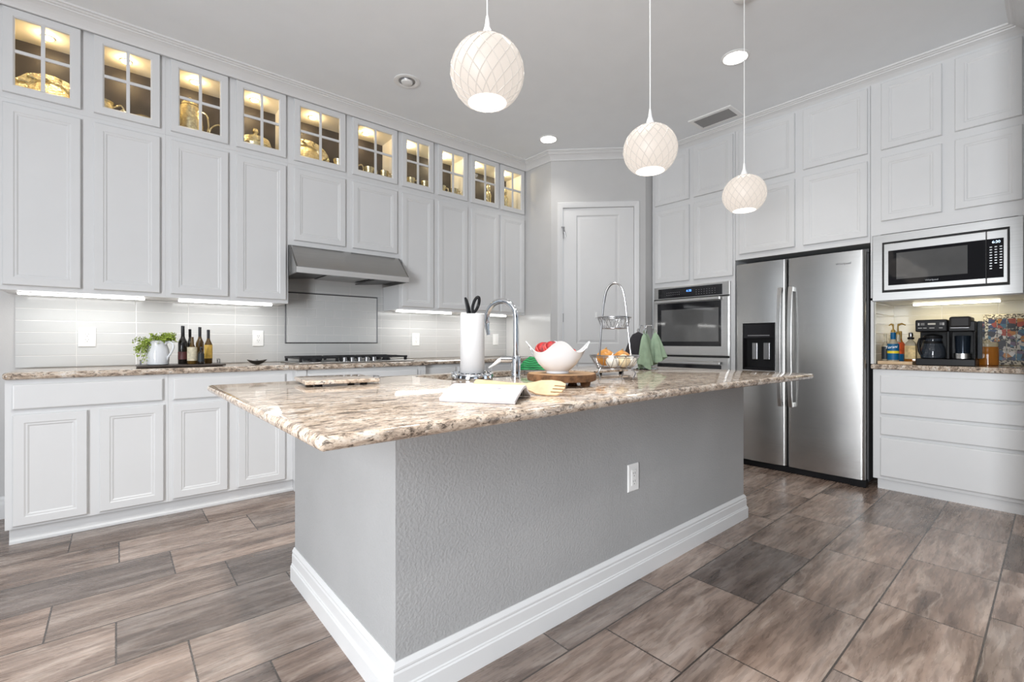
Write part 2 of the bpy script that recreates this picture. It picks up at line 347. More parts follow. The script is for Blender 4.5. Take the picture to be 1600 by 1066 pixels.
M['splash'] = wall_tile('glass_tile_stacked', 0, 0.302, 0.0745, 0.105, 0.914, 0.0, GT)
M['inset'] = wall_tile('glass_tile_running_bond', 0, 0.152, 0.0745, 1.09, 1.064, 0.5, (0.62, 0.625, 0.62))
M['splashside'] = wall_tile('glass_tile_side', 1, 0.302, 0.0745, 0.0, 0.914, 0.0, GT)
M['nichetile'] = wall_tile('niche_tile', 1, 0.302, 0.0745, 0.02, 0.914, 0.0, (0.62, 0.60, 0.53))  # cream cast of the warm strip light put into the tile colour

# ================================================================== THE ROOM
CZ = 3.048
struct('floor', MB().box(-4.6, -4.6, -0.08, 5.2, 4.6, 0), M['floor'])
struct('ceiling', MB().box(-4.6, -4.6, CZ, 5.2, 4.6, CZ+0.1), M['ceil'])
YU, YB, YW, XRET = 3.85, 3.566, 4.17, 3.465
XR = 4.26
D0 = (3.465, 3.437); D1 = (4.149, 2.755)
struct('wall_left', MB().box(-4.6, YW, 0, XRET, YW+0.12, CZ), M['wall'])
struct('wall_corner', MB().box(XRET, D0[1], 0, XRET+0.12, YW+0.12, CZ), M['wall'])
FD = Fr((D0[0], D0[1], 0), (1, -1, 0), (-1, -1, 0))
LD = math.hypot(D1[0]-D0[0], D1[1]-D0[1])
mb = MB(); mb.fbox(FD, 0, 0.112, 0, CZ, -0.11, 0); mb.fbox(FD, 0.858, LD, 0, CZ, -0.11, 0); mb.fbox(FD, 0.112, 0.858, 2.482, CZ, -0.11, 0)
struct('wall_pantry', mb, M['wall'])
struct('wall_back', MB().box(D1[0], 2.755, 0, 4.92, 2.875, CZ), M['wall'])
struct('wall_far', MB().box(4.90, 0.0, 0, 5.02, 2.755, CZ), M['wall'])
struct('wall_right', MB().box(3.35, -0.02, 0, 4.90, 0.10, CZ), M['wall'])
# the rest of the room behind the camera
mb = MB(); mb.box(-3.0, -4.6, 0, -2.0, -4.48, CZ); mb.box(0.2, -4.6, 0, 5.2, -4.48, CZ); mb.box(-2.0, -4.6, 2.6, 0.2, -4.48, CZ); mb.box(-2.0, -4.6, 0, 0.2, -4.48, 0.25)
M['walldark'] = mat('wall_bounce_cut', (0.12, 0.125, 0.13), 0.7, var=0.03)  # unseen walls, darkened to cut the bounce onto the island front
struct('wall_rear', mb, M['walldark'])
mb = MB(); mb.box(-3.0, -4.48, 0, -2.88, -1.2, CZ); mb.box(-3.0, 0.5, 0, -2.88, 2.3, CZ); mb.box(-3.0, 3.2, 0, -2.88, 4.17, CZ); mb.box(-3.0, -1.2, 2.75, -2.88, 0.5, CZ); mb.box(-3.0, 2.3, 2.75, -2.88, 3.2, CZ)
struct('wall_side', mb, M['walldark'])
struct('window_1', MB().panel(Fr((0, -4.5, 0), (1, 0, 0), (0, 1, 0)), -1.99, 0.19, 0.251, 2.599, [(0, -0.05), (0, 0.03), (0.06, 0.03), (0.06, -0.05)], hole=True), M['trim'])
struct('window_2', MB().panel(Fr((-2.9, 0, 0), (0, -1, 0), (1, 0, 0)), -0.49, 1.19, 0.0, 2.749, [(0, -0.05), (0, 0.03), (0.06, 0.03), (0.06, -0.05)], hole=True), M['trim'])

struct('window_3', MB().panel(Fr((-2.9, 0, 0), (0, -1, 0), (1, 0, 0)), -3.19, -2.31, 0.0, 2.749, [(0, -0.05), (0, 0.03), (0.06, 0.03), (0.06, -0.05)], hole=True), M['trim'])
# crown moulding
cp = [(0, CZ-0.083), (0.012, CZ-0.083), (0.016, CZ-0.074), (0.022, CZ-0.066), (0.032, CZ-0.055), (0.046, CZ-0.042), (0.062, CZ-0.032), (0.070, CZ-0.029), (0.072, CZ-0.022), (0.082, CZ-0.020), (0.090, CZ-0.012), (0.100, CZ-0.010), (0.102, CZ), (0, CZ)]
path = [(-0.50, YW), (-0.50, YU-0.022), (XRET, YU-0.022), D0, (D1[0]-0.002, D1[1]), (4.292, 2.755), (4.292, 0.10), (3.35, 0.10)]
struct('trim_1', MB().sweep(path, cp), M['trim'])
bp_ = [(0, 0), (0.016, 0), (0.016, 0.085), (0.013, 0.10), (0.010, 0.106), (0.010, 0.118), (0.006, 0.13), (0, 0.135)]
struct('baseboard_left', MB().sweep([(-2.88, YW), (-0.45, YW)], bp_), M['trim'])
struct('baseboard_pantry', MB().sweep([FD.p(0, 0)[:2], FD.p(0.066, 0)[:2]], bp_), M['trim'])

# pantry door, casing, hinges
mb = MB()
cas = [(0, 0), (0, 0.010), (0.006, 0.016), (0.016, 0.014), (0.040, 0.018), (0.050, 0.012), (0.050, 0)]
def casing(mb, fr, u0, u1, v1, w, d):
    pr = [(0, 0), (0, d*0.7), (w*0.15, d), (w*0.6, d*0.8), (w*0.9, d*0.6), (w, d*0.5), (w, 0)]
    R = []
    for (uu, vv, su, sv) in ((u0, 0, -1, 0), (u0, v1, -1, 1), (u1, v1, 1, 1), (u1, 0, 1, 0)):
        R.append([fr.p(uu + su*(w-a), vv + sv*(w-a), b) for a, b in pr])
    mb.rings(R)
casing(mb, FD, 0.121, 0.849, 2.475, 0.056, 0.02)
mb.fbox(FD, 0.112, 0.121, 0, 2.475, -0.10, 0.008); mb.fbox(FD, 0.849, 0.858, 0, 2.475, -0.10, 0.008); mb.fbox(FD, 0.112, 0.858, 2.474, 2.482, -0.10, 0.008)
struct('trim_2', mb, M['trim'])
FDd = Fr(FD.p(0, 0, -0.006), FD.u, FD.n)
mb = MB()
u0, u1, z0, z1 = 0.1235, 0.8465, 0.012, 2.471
pu0, pu1 = 0.262, 0.700
def door_field(mb, fr, ub, zb, n):          # flat face with two sunk panels
    us = [u0, pu0, pu1, u1]; zs = [z0, 0.26, 0.86, 1.06, 2.395, z1]
    for i in range(3):
        for j in range(5):
            if i == 1 and j in (1, 3): continue
            mb.fbox(fr, us[i], us[i+1], zs[j], zs[j+1], -0.035, 0)
    for j in (1, 3):
        mb.panel(fr, pu0, pu1, zs[j], zs[j+1], [(0, -0.035), (0, 0), (0.010, -0.010), (0.018, -0.010), (0.040, -0.004)])
door_field(mb, FDd, None, None, 0)
door = struct('door_1', mb, M['trim'])
door.location = (0, 0, 0)
for zc in (2.20, 1.33, 0.25):
    h = MB(); h.lathe([(0.006, -0.045), (0.006, 0.045)], FDd.p(0.121, zc, 0.008), 10); h.fbox(FDd, 0.1236, 0.1275, zc-0.044, zc+0.044, -0.001, 0.0015)
    h.build('hinge', M['wire'], door, smooth=False)
hk = thing('door_latch', 'small steel flip latch above the top hinge of the pantry door', 'latch', FD.p(0.118, 2.26, 0.03))
h = MB(); h.fbox(FD, 0.105, 0.135, 2.265, 2.275, 0.0, 0.03); h.fbox(FD, 0.116, 0.122, 2.20, 2.266, 0.018, 0.026); h.tube([FD.p(0.125, 2.262, 0.026), FD.p(0.135, 2.22, 0.03), FD.p(0.150, 2.17, 0.02)], 0.003, 6)
h.build('bar', M['wire'], hk)
hk = thing('adhesive_hook', 'small white adhesive hook stuck on the pantry door panel', 'hook', FDd.p(0.463, 1.355, 0))
h = MB(); h.fbox(FDd, 0.452, 0.474, 1.325, 1.385, -0.004, 0.003); h.build('plate', M['plastic'], hk, bev=0.002)
h = MB(); h.tube([FDd.p(0.463, 1.350, 0.003), FDd.p(0.463, 1.338, 0.006), FDd.p(0.463, 1.330, 0.014), FDd.p(0.463, 1.336, 0.02)], 0.005, 8); h.build('prong', M['plastic'], hk, smooth=True)

# ================================================================== CABINET PIECES
DOOR = [(0, 0.001), (0, 0.016), (0.004, 0.020), (0.043, 0.020), (0.049, 0.0165), (0.056, 0.0165), (0.063, 0.0125)]
GDOOR = [(0, 0.001), (0, 0.017), (0.003, 0.020), (0.041, 0.020), (0.049, 0.013), (0.049, 0.001)]
DRAW = [(0, 0.001), (0, 0.015), (0.004, 0.019), (0.008, 0.020)]
def door_part(fr, u0, u1, v0, v1, parent, prof=DOOR, name='door'):
    return MB().panel(fr, u0, u1, v0, v1, prof).build(name, M['cab'], parent)
def root_at(name, label, fr, u0, u1, v0, cat='cabinet', group=None):
    return thing(name, label, cat, fr.p((u0+u1)/2, v0, 0), group)

# ---- left run: upper display cabinets and the wall cabinets under them
DL = [(-0.486,-0.162),(-0.104,0.221),(0.278,0.609),(0.660,0.992),(1.050,1.450),(1.511,1.917),(1.964,2.289),(2.341,2.680),(2.727,3.082),(3.110,3.444)]
UN = [(-0.50, 0.250), (0.250, 1.010), (1.010, 1.940), (1.940, 2.704), (2.704, XRET-0.002)]
upl = ['leftmost pair of glass doors, holding the scalloped gold tray', 'glass doors holding the gold coffee pot and tureen',
       'glass doors over the hood, holding a fluted gold platter', 'glass doors just right of the hood, holding small gold cups', 'glass doors in the corner by the pantry wall']
lol = ['tall white two-door wall cabinet at the left end of the run', 'tall white two-door wall cabinet just left of the range hood', 'short white two-door wall cabinet directly above the range hood',
       'tall white two-door wall cabinet just right of the range hood', 'tall white two-door wall cabinet in the corner by the pantry wall']
F = FL(YU)
ZS, ZT = 2.455, 2.985
puckx = [-0.317, 0.05, 0.431, 0.81, 1.239, 1.694, 2.105, 2.507, 2.89, 3.27]
for i, (a, b) in enumerate(UN):
    t = root_at('display_cabinet', 'white cabinet with ' + upl[i], F, a, b, ZS, group='lit glass display cabinets along the ceiling')
    g = 0.0002
    mb = MB(); mb.fbox(F, a+g, b-g, ZS+0.0003, ZS+0.02, -0.315, -0.018); mb.fbox(F, a+g, b-g, 2.937, 2.957, -0.315, -0.018)
    mb.fbox(F, a+g, a+0.018, ZS+0.02, 2.937, -0.315, -0.018); mb.fbox(F, b-0.018, b-g, ZS+0.02, 2.937, -0.315, -0.018)
    mb.build('interior', M['cream'], t)
    d = DL[2*i:2*i+2]
    mb = MB(); zb, zt = 2.486, 2.965
    for (p, q) in ((a+g, d[0][0]+0.012), (d[0][1]-0.012, d[1][0]+0.012), (d[1][1]-0.012, b-g)): mb.fbox(F, p, q, ZS+0.0003, ZT, -0.018, 0)
    for dd in d: mb.fbox(F, dd[0]+0.012, dd[1]-0.012, ZS+0.0003, zb+0.012, -0.018, 0); mb.fbox(F, dd[0]+0.012, dd[1]-0.012, zt-0.012, ZT, -0.018, 0)
    mb.build('face_frame', M['cab'], t)
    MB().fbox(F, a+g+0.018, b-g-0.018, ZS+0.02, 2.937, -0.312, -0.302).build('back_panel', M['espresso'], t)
    for k, dd in enumerate(d):
        p = MB().panel(F, dd[0], dd[1], zb, zt, GDOOR, hole=True).build('door', M['cab'], t)
        mb = MB(); um = (dd[0]+dd[1])/2; mb.fbox(F, um-0.009, um+0.009, zb+0.049, zt-0.049, 0.003, 0.014); vm = (zb+zt)/2+0.002
        mb.fbox(F, dd[0]+0.049, um-0.009, vm-0.009, vm+0.009, 0.003, 0.013); mb.fbox(F, um+0.009, dd[1]-0.049, vm-0.009, vm+0.009, 0.003, 0.013)
        mb.build('muntin', M['cab'], p)
        MB().fbox(F, dd[0]+0.045, dd[1]-0.045, zb+0.045, zt-0.045, 0.004, 0.006).build('glass_pane', M['glass'], p)
        x = puckx[2*i+k]
        pk = MB().lathe([(0.030, 0), (0.032, -0.006), (0.026, -0.010)], (x, 4.0, 2.937), 20).build('puck_light', M['plastic'], t, smooth=True)
        MB().lathe([(0.024, -0.010), (0.022, -0.013)], (x, 4.0, 2.937), 20).build('lens', M['puck'], pk)
        warm = (1.0, 0.74, 0.40) if i < 3 else (1.0, 0.82, 0.50)
        point('puck_lamp', (x, 3.985, 2.905), 1.1, warm, 0.02)
for i, (a, b) in enumerate(UN):
    zl = 1.826 if i == 2 else 1.372
    t = root_at('wall_cabinet', lol[i], F, a, b, zl, group='white wall cabinets along the left run')
    MB().fbox(F, a+0.0002, b-0.0002, zl, ZS-0.0004, -0.318, 0).build('body', M['cab'], t)
    for dd in DL[2*i:2*i+2]: door_part(F, dd[0], dd[1], 1.866 if i == 2 else 1.399, 2.426, t)
# under-cabinet light strips
sl = ['far left end over the plant pitcher', 'left of the range hood', 'right of the range hood', 'corner by the pantry wall']
for (a, b), s in zip([(-0.443, 0.149), (0.327, 0.922), (1.965, 2.565), (2.690, 3.275)], sl):
    t = thing('light_strip', 'glowing white light strip under the wall cabinet, ' + s, 'light strip', ((a+b)/2, 3.955, 1.372), 'under-cabinet light strips')
    MB().box(a, 3.94, 1.3672, b, 3.972, 1.3715).build('housing', M['plastic'], t)
    MB().box(a+0.004, 3.943, 1.356, b-0.004, 3.969, 1.367).build('lens', M['led'], t)
    area('strip_light', ((a+b)/2, 3.957, 1.345), (0, 0, 0), b-a, 0.03, 0.95, (1.0, 0.98, 0.94))

# ---- backsplash and wall tiles of the left run
mb = MB(); mb.box(-0.473, 4.163, 0.915, 1.066, 4.17, 1.371); mb.box(1.878, 4.163, 0.915, XRET-0.004, 4.17, 1.371)
mb.box(1.066, 4.163, 0.915, 1.878, 4.17, 1.0635); mb.box(1.066, 4.163, 1.4965, 1.878, 4.17, 1.58); mb.box(1.012, 4.163, 1.3715, 1.066, 4.17, 1.58); mb.box(1.878, 4.163, 1.3715, 1.938, 4.17, 1.58)
sb = struct('trim_3', mb, M['splash'])
struct('trim_4', MB().box(1.0765, 4.162, 1.0735, 1.868, 4.17, 1.487), M['inset'])
struct('trim_5', MB().panel(FL(4.17), 1.0665, 1.8775, 1.064, 1.496, [(0, 0.0005), (0, 0.011), (0.005, 0.014), (0.0095, 0.011), (0.0095, 0.0005)], hole=True), M['steeldark'])
struct('trim_6', MB().box(XRET-0.008, 3.442, 0.915, XRET, 4.162, 1.371), mat('plain_glazed_panel', (0.68, 0.68, 0.67), 0.15, var=0.01))

# ---- base cabinets of the left run
FB = FL(YB)
def base_unit(name, label, fr, a, b, doors, drawers, zd0=0.104, zd1=0.690, group='white base cabinets under the left counter', toe=0.045, depth=0.595):
    t = root_at(name, label, fr, a, b, 0, group=group)
    MB().fbox(fr, a+0.0003, b-0.0003, 0.088, 0.8755, -depth, 0).build('body', M['cab'], t)
    MB().fbox(fr, a+0.012, b-0.001, 0.0, 0.0875, -depth, -toe).build('toe_kick', M['cab'], t)
    for d in doors: door_part(fr, d[0], d[1], zd0, zd1, t)
    for d in drawers: MB().panel(fr, d[0], d[1], d[2], d[3], DRAW).build('drawer', M['cab'], t)
    return t
base_unit('base_cabinet', 'white base cabinet at the left end, two doors under one wide drawer', FB, -0.443, 0.245, [(-0.414, -0.123), (-0.072, 0.223)], [(-0.415, 0.218, 0.718, 0.850)])
base_unit('base_cabinet', 'white two-door base cabinet beside the cooktop base, partly behind the island corner', FB, 0.245, 0.966, [(0.267, 0.561), (0.620, 0.913)], [(0.270, 0.913, 0.718, 0.850)])
FC = FL(3.49)
ct = base_unit('base_cabinet', 'white base cabinet with fluted posts bumped out under the cooktop', FC, 0.966, 2.000, [(1.050, 1.475), (1.495, 1.920)], [(1.050, 1.920, 0.718, 0.850)], depth=0.67)
for (p, q) in ((0.968, 1.034), (1.932, 1.998)):
    mb = MB(); mb.fbox(FC, p, q, 0.09, 0.874, 0.0005, 0.012)
    for k in range(4): c = p + (q-p)*(k+0.5)/4; mb.fbox(FC, c-0.005, c+0.005, 0.16, 0.84, 0.012, 0.017)
    mb.build('fluted_post', M['cab'], ct)
base_unit('base_cabinet', 'white base cabinet right of the cooktop, mostly hidden behind the paper towels', FB, 2.000, 2.730, [(2.030, 2.350), (2.380, 2.700)], [(2.030, 2.350, 0.718, 0.850), (2.380, 2.700, 0.718, 0.850)])
base_unit('base_cabinet', 'white base cabinet in the corner under the counter by the pantry wall', FB, 2.730, XRET-0.002, [(2.760, 3.080), (3.110, 3.430)], [(2.760, 3.430, 0.718, 0.850)])
# toe moulding along the left run
struct('baseboard_back', MB().sweep([(-0.431, YB+0.044), (0.977, YB+0.044)], [(0, 0.0), (0.014, 0.0), (0.014, 0.012), (0.008, 0.022), (0.005, 0.08), (0, 0.085)]), M['cab'])

# ---- slabs with a rounded edge
def offset(poly, d):
    n = len(poly); out = []
    for i in range(n):
        a = (poly[i]-poly[i-1]).normalized(); b = (poly[(i+1) % n]-poly[i]).normalized()
        na = Vector((-a.y, a.x)); nb = Vector((-b.y, b.x)); m = (na+nb).normalized(); m = m/max(0.45, m.dot(na))
        out.append(poly[i] + m*d)
    return out
def slab(name, outline, z0, z1, m, parent=None, hole=None, rnd=0.016):
    """outline counter-clockwise; optional hole clockwise"""
    O = [Vector(p) for p in outline]; bm = bmesh.new(); h = z1-z0; r = min(rnd, h*0.5)
    prof = [(0.0, z0)] if r >= h*0.5-1e-6 else [(0.0, z0)]
    steps = 5; prof = []
    for k in range(steps+1):
        t = PI/2*k/steps; prof.append((r*(1-math.sin(t)), z0+r*(1-math.cos(t))))
    for k in range(steps+1):
        t = PI/2*k/steps; prof.append((r*(1-math.cos(t)), z1-r+r*math.sin(t)))
    rings = []
    for d, z in prof: rings.append([bm.verts.new((p.x, p.y, z)) for p in offset(O, d)])
    n = len(O)
    for a, b in zip(rings, rings[1:]):
        for i in range(n): j = (i+1) % n; f = bm.faces.new((a[i], a[j], b[j], b[i])); f.smooth = True
    for ring, z in ((rings[0], z0), (rings[-1], z1)):
        ed = [bm.edges.get((ring[i], ring[(i+1) % n])) for i in range(n)]
        if hole:
            hv = [bm.verts.new((p[0], p[1], z)) for p in hole]; hn = len(hv)
            ed += [bm.edges.new((hv[i], hv[(i+1) % hn])) for i in range(hn)]
            if z == z0: hv0 = hv
            else:
                for i in range(hn): j = (i+1) % hn; bm.faces.new((hv0[i], hv0[j], hv[j], hv[i]))
        bmesh.ops.triangle_fill(bm, edges=ed, use_beauty=True)
    bmesh.ops.recalc_face_normals(bm, faces=bm.faces)
    me = bpy.data.meshes.new(name); bm.to_mesh(me); bm.free(); me.materials.append(m)
    try: me.set_sharp_from_angle(angle=math.radians(50))
    except Exception: pass
    o = bpy.data.objects.new(name, me); COL.objects.link(o)
    if parent is not None: o.parent = parent
    return o
def arc(cx, cy, r, a0, a1, n=5): return [(cx+r*math.cos(math.radians(a0+(a1-a0)*k/n)), cy+r*math.sin(math.radians(a0+(a1-a0)*k/n))) for k in range(n+1)]
yc = 3.535; yb2 = 3.455
out = arc(-0.431, yc+0.02, 0.02, 180, 270) + [(0.93, yc), (0.955, yb2), (2.010, yb2), (2.035, yc), (XRET-0.009, yc), (XRET-0.009, 4.1625), (-0.451, 4.1625)]
o = slab('countertop', out, 0.8765, 0.914, M['granite']); tag(o, 'long granite countertop along the left run, bumped out at the cooktop', 'countertop')

# ================================================================== RIGHT-HAND RUN
G = FR(XR)
ZR = 2.98
def fy(*ys): return [-y for y in ys]
def rdoor(yl, yr, v0, v1, t): door_part(G, -yl, -yr, v0, v1, t)
# oven tower
t = root_at('oven_cabinet', 'tall white oven tower in the corner beside the fridge, four doors over the double oven', G, -2.745, -1.893, 0, group=None)
mb = MB(); a, b = -2.745+0.001, -1.894
mb.fbox(G, a, b, 1.632, ZR, -0.60, 0); mb.fbox(G, a, -2.712, 0.088, 1.632, -0.60, 0); mb.fbox(G, -1.933, b, 0.088, 1.632, -0.60, 0); mb.fbox(G, -2.712, -1.933, 0.088, 0.28, -0.60, 0)
mb.build('body', M['cab'], t)
MB().fbox(G, a, b, 0, 0.0875, -0.6, -0.03).build('toe_kick', M['cab'], t)
for (yl, yr) in ((2.705, 2.331), (2.283, 1.909)):
    rdoor(yl, yr, 1.678, 2.417, t); rdoor(yl, yr, 2.474, 2.958, t)
# fridge surround
t = root_at('fridge_cabinet', 'white four-door cabinet bridging over the steel fridge', G, -1.892, -0.904, 1.812)
MB().fbox(G, -1.892, -0.905, 1.812, ZR, -0.60, 0).build('body', M['cab'], t, bev=0.002)
for (yl, yr) in ((1.855, 1.405), (1.344, 0.899+0.02)):
    rdoor(yl, yr, 1.859, 2.417, t); rdoor(yl, yr, 2.474, 2.958, t)
# microwave cabinet
t = root_at('microwave_cabinet', 'white cabinet with four doors above the built-in microwave', G, -0.903, -0.104, 1.372)
mb = MB(); a, b = -0.9025, -0.1035
mb.fbox(G, a, b, 1.86, ZR, -0.60, 0); mb.fbox(G, a, -0.845, 1.383, 1.86, -0.60, 0); mb.fbox(G, -0.16, b, 1.383, 1.86, -0.60, 0); mb.fbox(G, a, b, 1.372, 1.4, -0.60, -0.0)
mb.fbox(G, a, -0.884, 0.9145, 1.372, -0.60, 0); mb.fbox(G, -0.12, b, 0.9145, 1.372, -0.60, 0)
mb.build('body', M['cab'], t)
for (yl, yr) in ((0.838, 0.510), (0.447, 0.142)):
    rdoor(yl, yr, 1.955, 2.417, t); rdoor(yl, yr, 2.474, 2.958, t)
# drawer base
t = root_at('drawer_cabinet', 'white base cabinet with four stacked drawers below the coffee station', G, -0.889, -0.104, 0)
MB().fbox(G, -0.889, -0.1035, 0.075, 0.8755, -0.60, 0).build('body', M['cab'], t, bev=0.002)
MB().fbox(G, -0.865, -0.1035, 0, 0.0745, -0.60, -0.022).build('toe_kick', M['cab'], t)
for k, (z0_, z1_) in enumerate(((0.705, 0.835), (0.554, 0.685), (0.402, 0.533), (0.100, 0.380))):
    MB().panel(G, -0.843, -0.115, z0_, z1_, DRAW).build('drawer', M['cab'], t)
out = [(XR-0.022, 0.1035), (4.895, 0.1035), (4.895, 0.8965), (XR-0.022, 0.8965)]
o = slab('countertop', [(XR-0.022, 0.1035), (4.86, 0.1035), (4.86, 0.882), (XR+0.001, 0.882), (XR+0.001, 0.8965), (XR-0.022, 0.8965)], 0.8765, 0.914, M['granite'], rnd=0.012); tag(o, 'short granite countertop under the microwave, holding the coffee maker', 'countertop')
struct('trim_7', MB().box(4.862, 0.105, 0.915, 4.87, 0.882, 1.371), M['nichetile'])
struct('trim_8', MB().box(4.275, 0.875, 0.915, 4.861, 0.883, 1.371), M['nichetile'])
t = thing('light_strip', 'warm glowing light strip above the coffee maker', 'light strip', (4.70, 0.495, 1.372))
MB().box(4.675, 0.26, 1.3672, 4.727, 0.73, 1.3715).build('housing', M['plastic'], t)
MB().box(4.677, 0.264, 1.356, 4.725, 0.726, 1.367).build('lens', M['ledwarm'], t)
area('niche_light', (4.70, 0.495, 1.342), (0, 0, 0), 0.04, 0.46, 0.45, (1.0, 0.78, 0.36))

# ---- double oven
t = thing('double_oven', 'built-in stainless double wall oven with black control panel', 'oven', G.p(-2.32, 0.28, 0))
FO = FR(XR-0.002)
o0, o1 = -2.711, -1.934
MB().fbox(FO, o0, o1, 0.281, 1.631, -0.5, 0.018).build('housing', M['steelbright'], t, bev=0.003)
cpn = MB().fbox(FO, -2.66, -2.00, 1.516, 1.612, 0.0185, 0.024).build('control_panel', M['blackglass'], t)
ds = MB().fbox(FO, -2.395, -2.30, 1.540, 1.600, 0.0245, 0.0255).build('display', M['blackglass'], cpn)
text('clock_digits', '6:30', 0.03, FO.p(-2.325, 1.575, 0.0262), FO.u, FO.v, M['clock'], cpn)
mb = MB()
for k in range(7):
    for j in range(2): mb.fbox(FO, -2.56+0.022*k-0.004, -2.56+0.022*k+0.004, 1.545+0.022*j, 1.549+0.022*j, 0.0242, 0.0248)
mb.build('buttons', M['wire'], cpn)
mb = MB()
for k in range(8):
    for j in range(3): mb.fbox(FO, -2.25+0.026*k-0.004, -2.25+0.026*k+0.004, 1.535+0.02*j, 1.539+0.02*j, 0.0242, 0.0248)
mb.build('buttons', M['wire'], cpn)
MB().fbox(FO, o0, o1, 1.496, 1.510, 0.0185, 0.020).build('vent_gap', M['dark'], t)
def oven_door(zb, zt, gb, gt):
    d = MB().fbox(FO, o0+0.002, o1-0.002, zb, zt, 0.0185, 0.036).build('door', M['steelbright'], t, bev=0.003)
    MB().fbox(FO, -2.66, -2.002, gb, gt, 0.0365, 0.040).build('glass', M['blackglass'], d)
    MB().fbox(FO, -2.614, -2.026, gb+0.045, gt-0.065, 0.0402, 0.0412).build('window', M['ovenglass'], d)
    h = MB(); h.fbox(FO, -2.664, -1.998, gt+0.004, gt+0.032, 0.060, 0.082); h.fbox(FO, -2.64, -2.60, gt+0.008, gt+0.028, 0.036, 0.060); h.fbox(FO, -2.06, -2.02, gt+0.008, gt+0.028, 0.036, 0.060)
    h.build('handle', M['steelbright'], d, bev=0.004)
oven_door(0.950, 1.494, 1.036, 1.462)
MB().fbox(FO, o0, o1, 0.930, 0.948, 0.0185, 0.0195).build('vent_gap', M['dark'], t)
oven_door(0.300, 0.928, 0.40, 0.862)

# ---- refrigerator
XF = 4.20
FF = FR(XF)
t = thing('refrigerator', 'stainless side-by-side refrigerator with water dispenser and bar handles', 'refrigerator', FF.p(-1.393, 0, 0))
MB().fbox(FF, -1.872, -0.915, 0.03, 1.745, -0.62, -0.065).build('body', M['steeldark'], t, bev=0.006)
def fdoor(u0, u1, hole=None):
    """slightly bowed door, side edges rounded"""
    n = 28; R = []; mb = MB()
    def bow(u): x = (u-(u0+u1)/2)/((u1-u0)/2); return 0.014*(1-x*x) - 0.018*max(0, (abs(x)-0.94)/0.06)**2
    us = [u0+(u1-u0)*(0.5-0.5*math.cos(PI*k/n)) for k in range(n+1)]
    if hole: us = sorted(set([x for x in us if not any(abs(x-h) < 0.006 for h in hole[:2])] + list(hole[:2])))
    zs = [0.055, 1.758] if not hole else [0.055, hole[2], hole[3], 1.758]
    for i in range(len(us)-1):
        for j in range(len(zs)-1):
            if hole and us[i] >= hole[0]-1e-6 and us[i+1] <= hole[1]+1e-6 and j == 1: continue
            mb.add([FF.p(us[i], zs[j], bow(us[i])), FF.p(us[i+1], zs[j], bow(us[i+1])), FF.p(us[i+1], zs[j+1], bow(us[i+1])), FF.p(us[i], zs[j+1], bow(us[i]))], [(0, 1, 2, 3)])
    for z in (0.055, 1.758):
        mb.add([FF.p(u, z, bow(u)) for u in us] + [FF.p(u1, z, -0.06), FF.p(u0, z, -0.06)], [list(range(len(us)+2))])
    for u in (u0, u1): mb.add([FF.p(u, 0.055, bow(u)), FF.p(u, 1.758, bow(u)), FF.p(u, 1.758, -0.06), FF.p(u, 0.055, -0.06)], [(0, 1, 2, 3)])
    mb.add([FF.p(u0, 0.055, -0.06), FF.p(u1, 0.055, -0.06), FF.p(u1, 1.758, -0.06), FF.p(u0, 1.758, -0.06)], [(0, 1, 2, 3)])
    o = mb.build('door', M['steel'], t)
    me = o.data; bm = bmesh.new(); bm.from_mesh(me); bmesh.ops.remove_doubles(bm, verts=bm.verts, dist=0.0004); bmesh.ops.recalc_face_normals(bm, faces=bm.faces)
    for f in bm.faces: f.smooth = True
    bm.to_mesh(me); bm.free(); me.set_sharp_from_angle(angle=math.radians(40))
    return o
H = (-1.793, -1.533, 0.838, 1.237)
d1 = fdoor(-1.863, -1.452, H); d2 = fdoor(-1.442, -0.923)
disp = MB().panel(FF, H[0]-0.002, H[1]+0.002, H[2]-0.002, H[3]+0.002, [(0, -0.055), (0, 0.017), (0.006, 0.020), (0.010, 0.014), (0.012, -0.045)]).build('dispenser', M['black'], d1)
MB().fbox(FF, H[0]+0.008, H[1]-0.008, 1.110, H[3]-0.008, -0.03, 0.016).build('dispenser_panel', M['blackglass'], d1)
mb = MB(); mb.fbox(FF, -1.752, -1.575, 1.128, 1.136, 0.0162, 0.018); mb.build('button_row', M['wire'], d1)
mb = MB(); mb.fbox(FF, -1.735, -1.690, 0.925, 1.07, -0.040, -0.026); mb.fbox(FF, -1.640, -1.590, 0.925, 1.07, -0.040, -0.026); mb.build('paddle', M['wire'], d1, bev=0.004)
MB().fbox(FF, H[0]+0.012, H[1]-0.012, H[2]+0.006, H[2]+0.018, -0.045, 0.012).build('drip_tray', M['black'], d1)
for d, uc in ((d1, -1.487), (d2, -1.407)):
    R = []
    for k in range(17):
        x = k/16; z = 0.547+x*0.978; nn = 0.030+0.032*math.sin(PI*x)**0.6
        R.append([FF.p(uc-0.016, z, nn), FF.p(uc+0.016, z, nn), FF.p(uc+0.016, z, nn+0.014), FF.p(uc-0.016, z, nn+0.014)])
    mb = MB().rings(R); mb.fbox(FF, uc-0.014, uc+0.014, 0.547, 0.585, 0.005, 0.036); mb.fbox(FF, uc-0.014, uc+0.014, 1.487, 1.525, 0.005, 0.036)
    mb.build('handle', M['steelbright'], d, bev=0.003)
text('brand_badge', 'Whirlpool', 0.023, FF.p(-1.055, 1.668, 0.0125), FF.u, FF.v, M['steeldark'], d2, 0.0006)
mb = MB(); mb.fbox(FF, -1.863, -0.925, 0.002, 0.048, -0.10, -0.012); mb.build('base_grille', M['black'], t, bev=0.004)
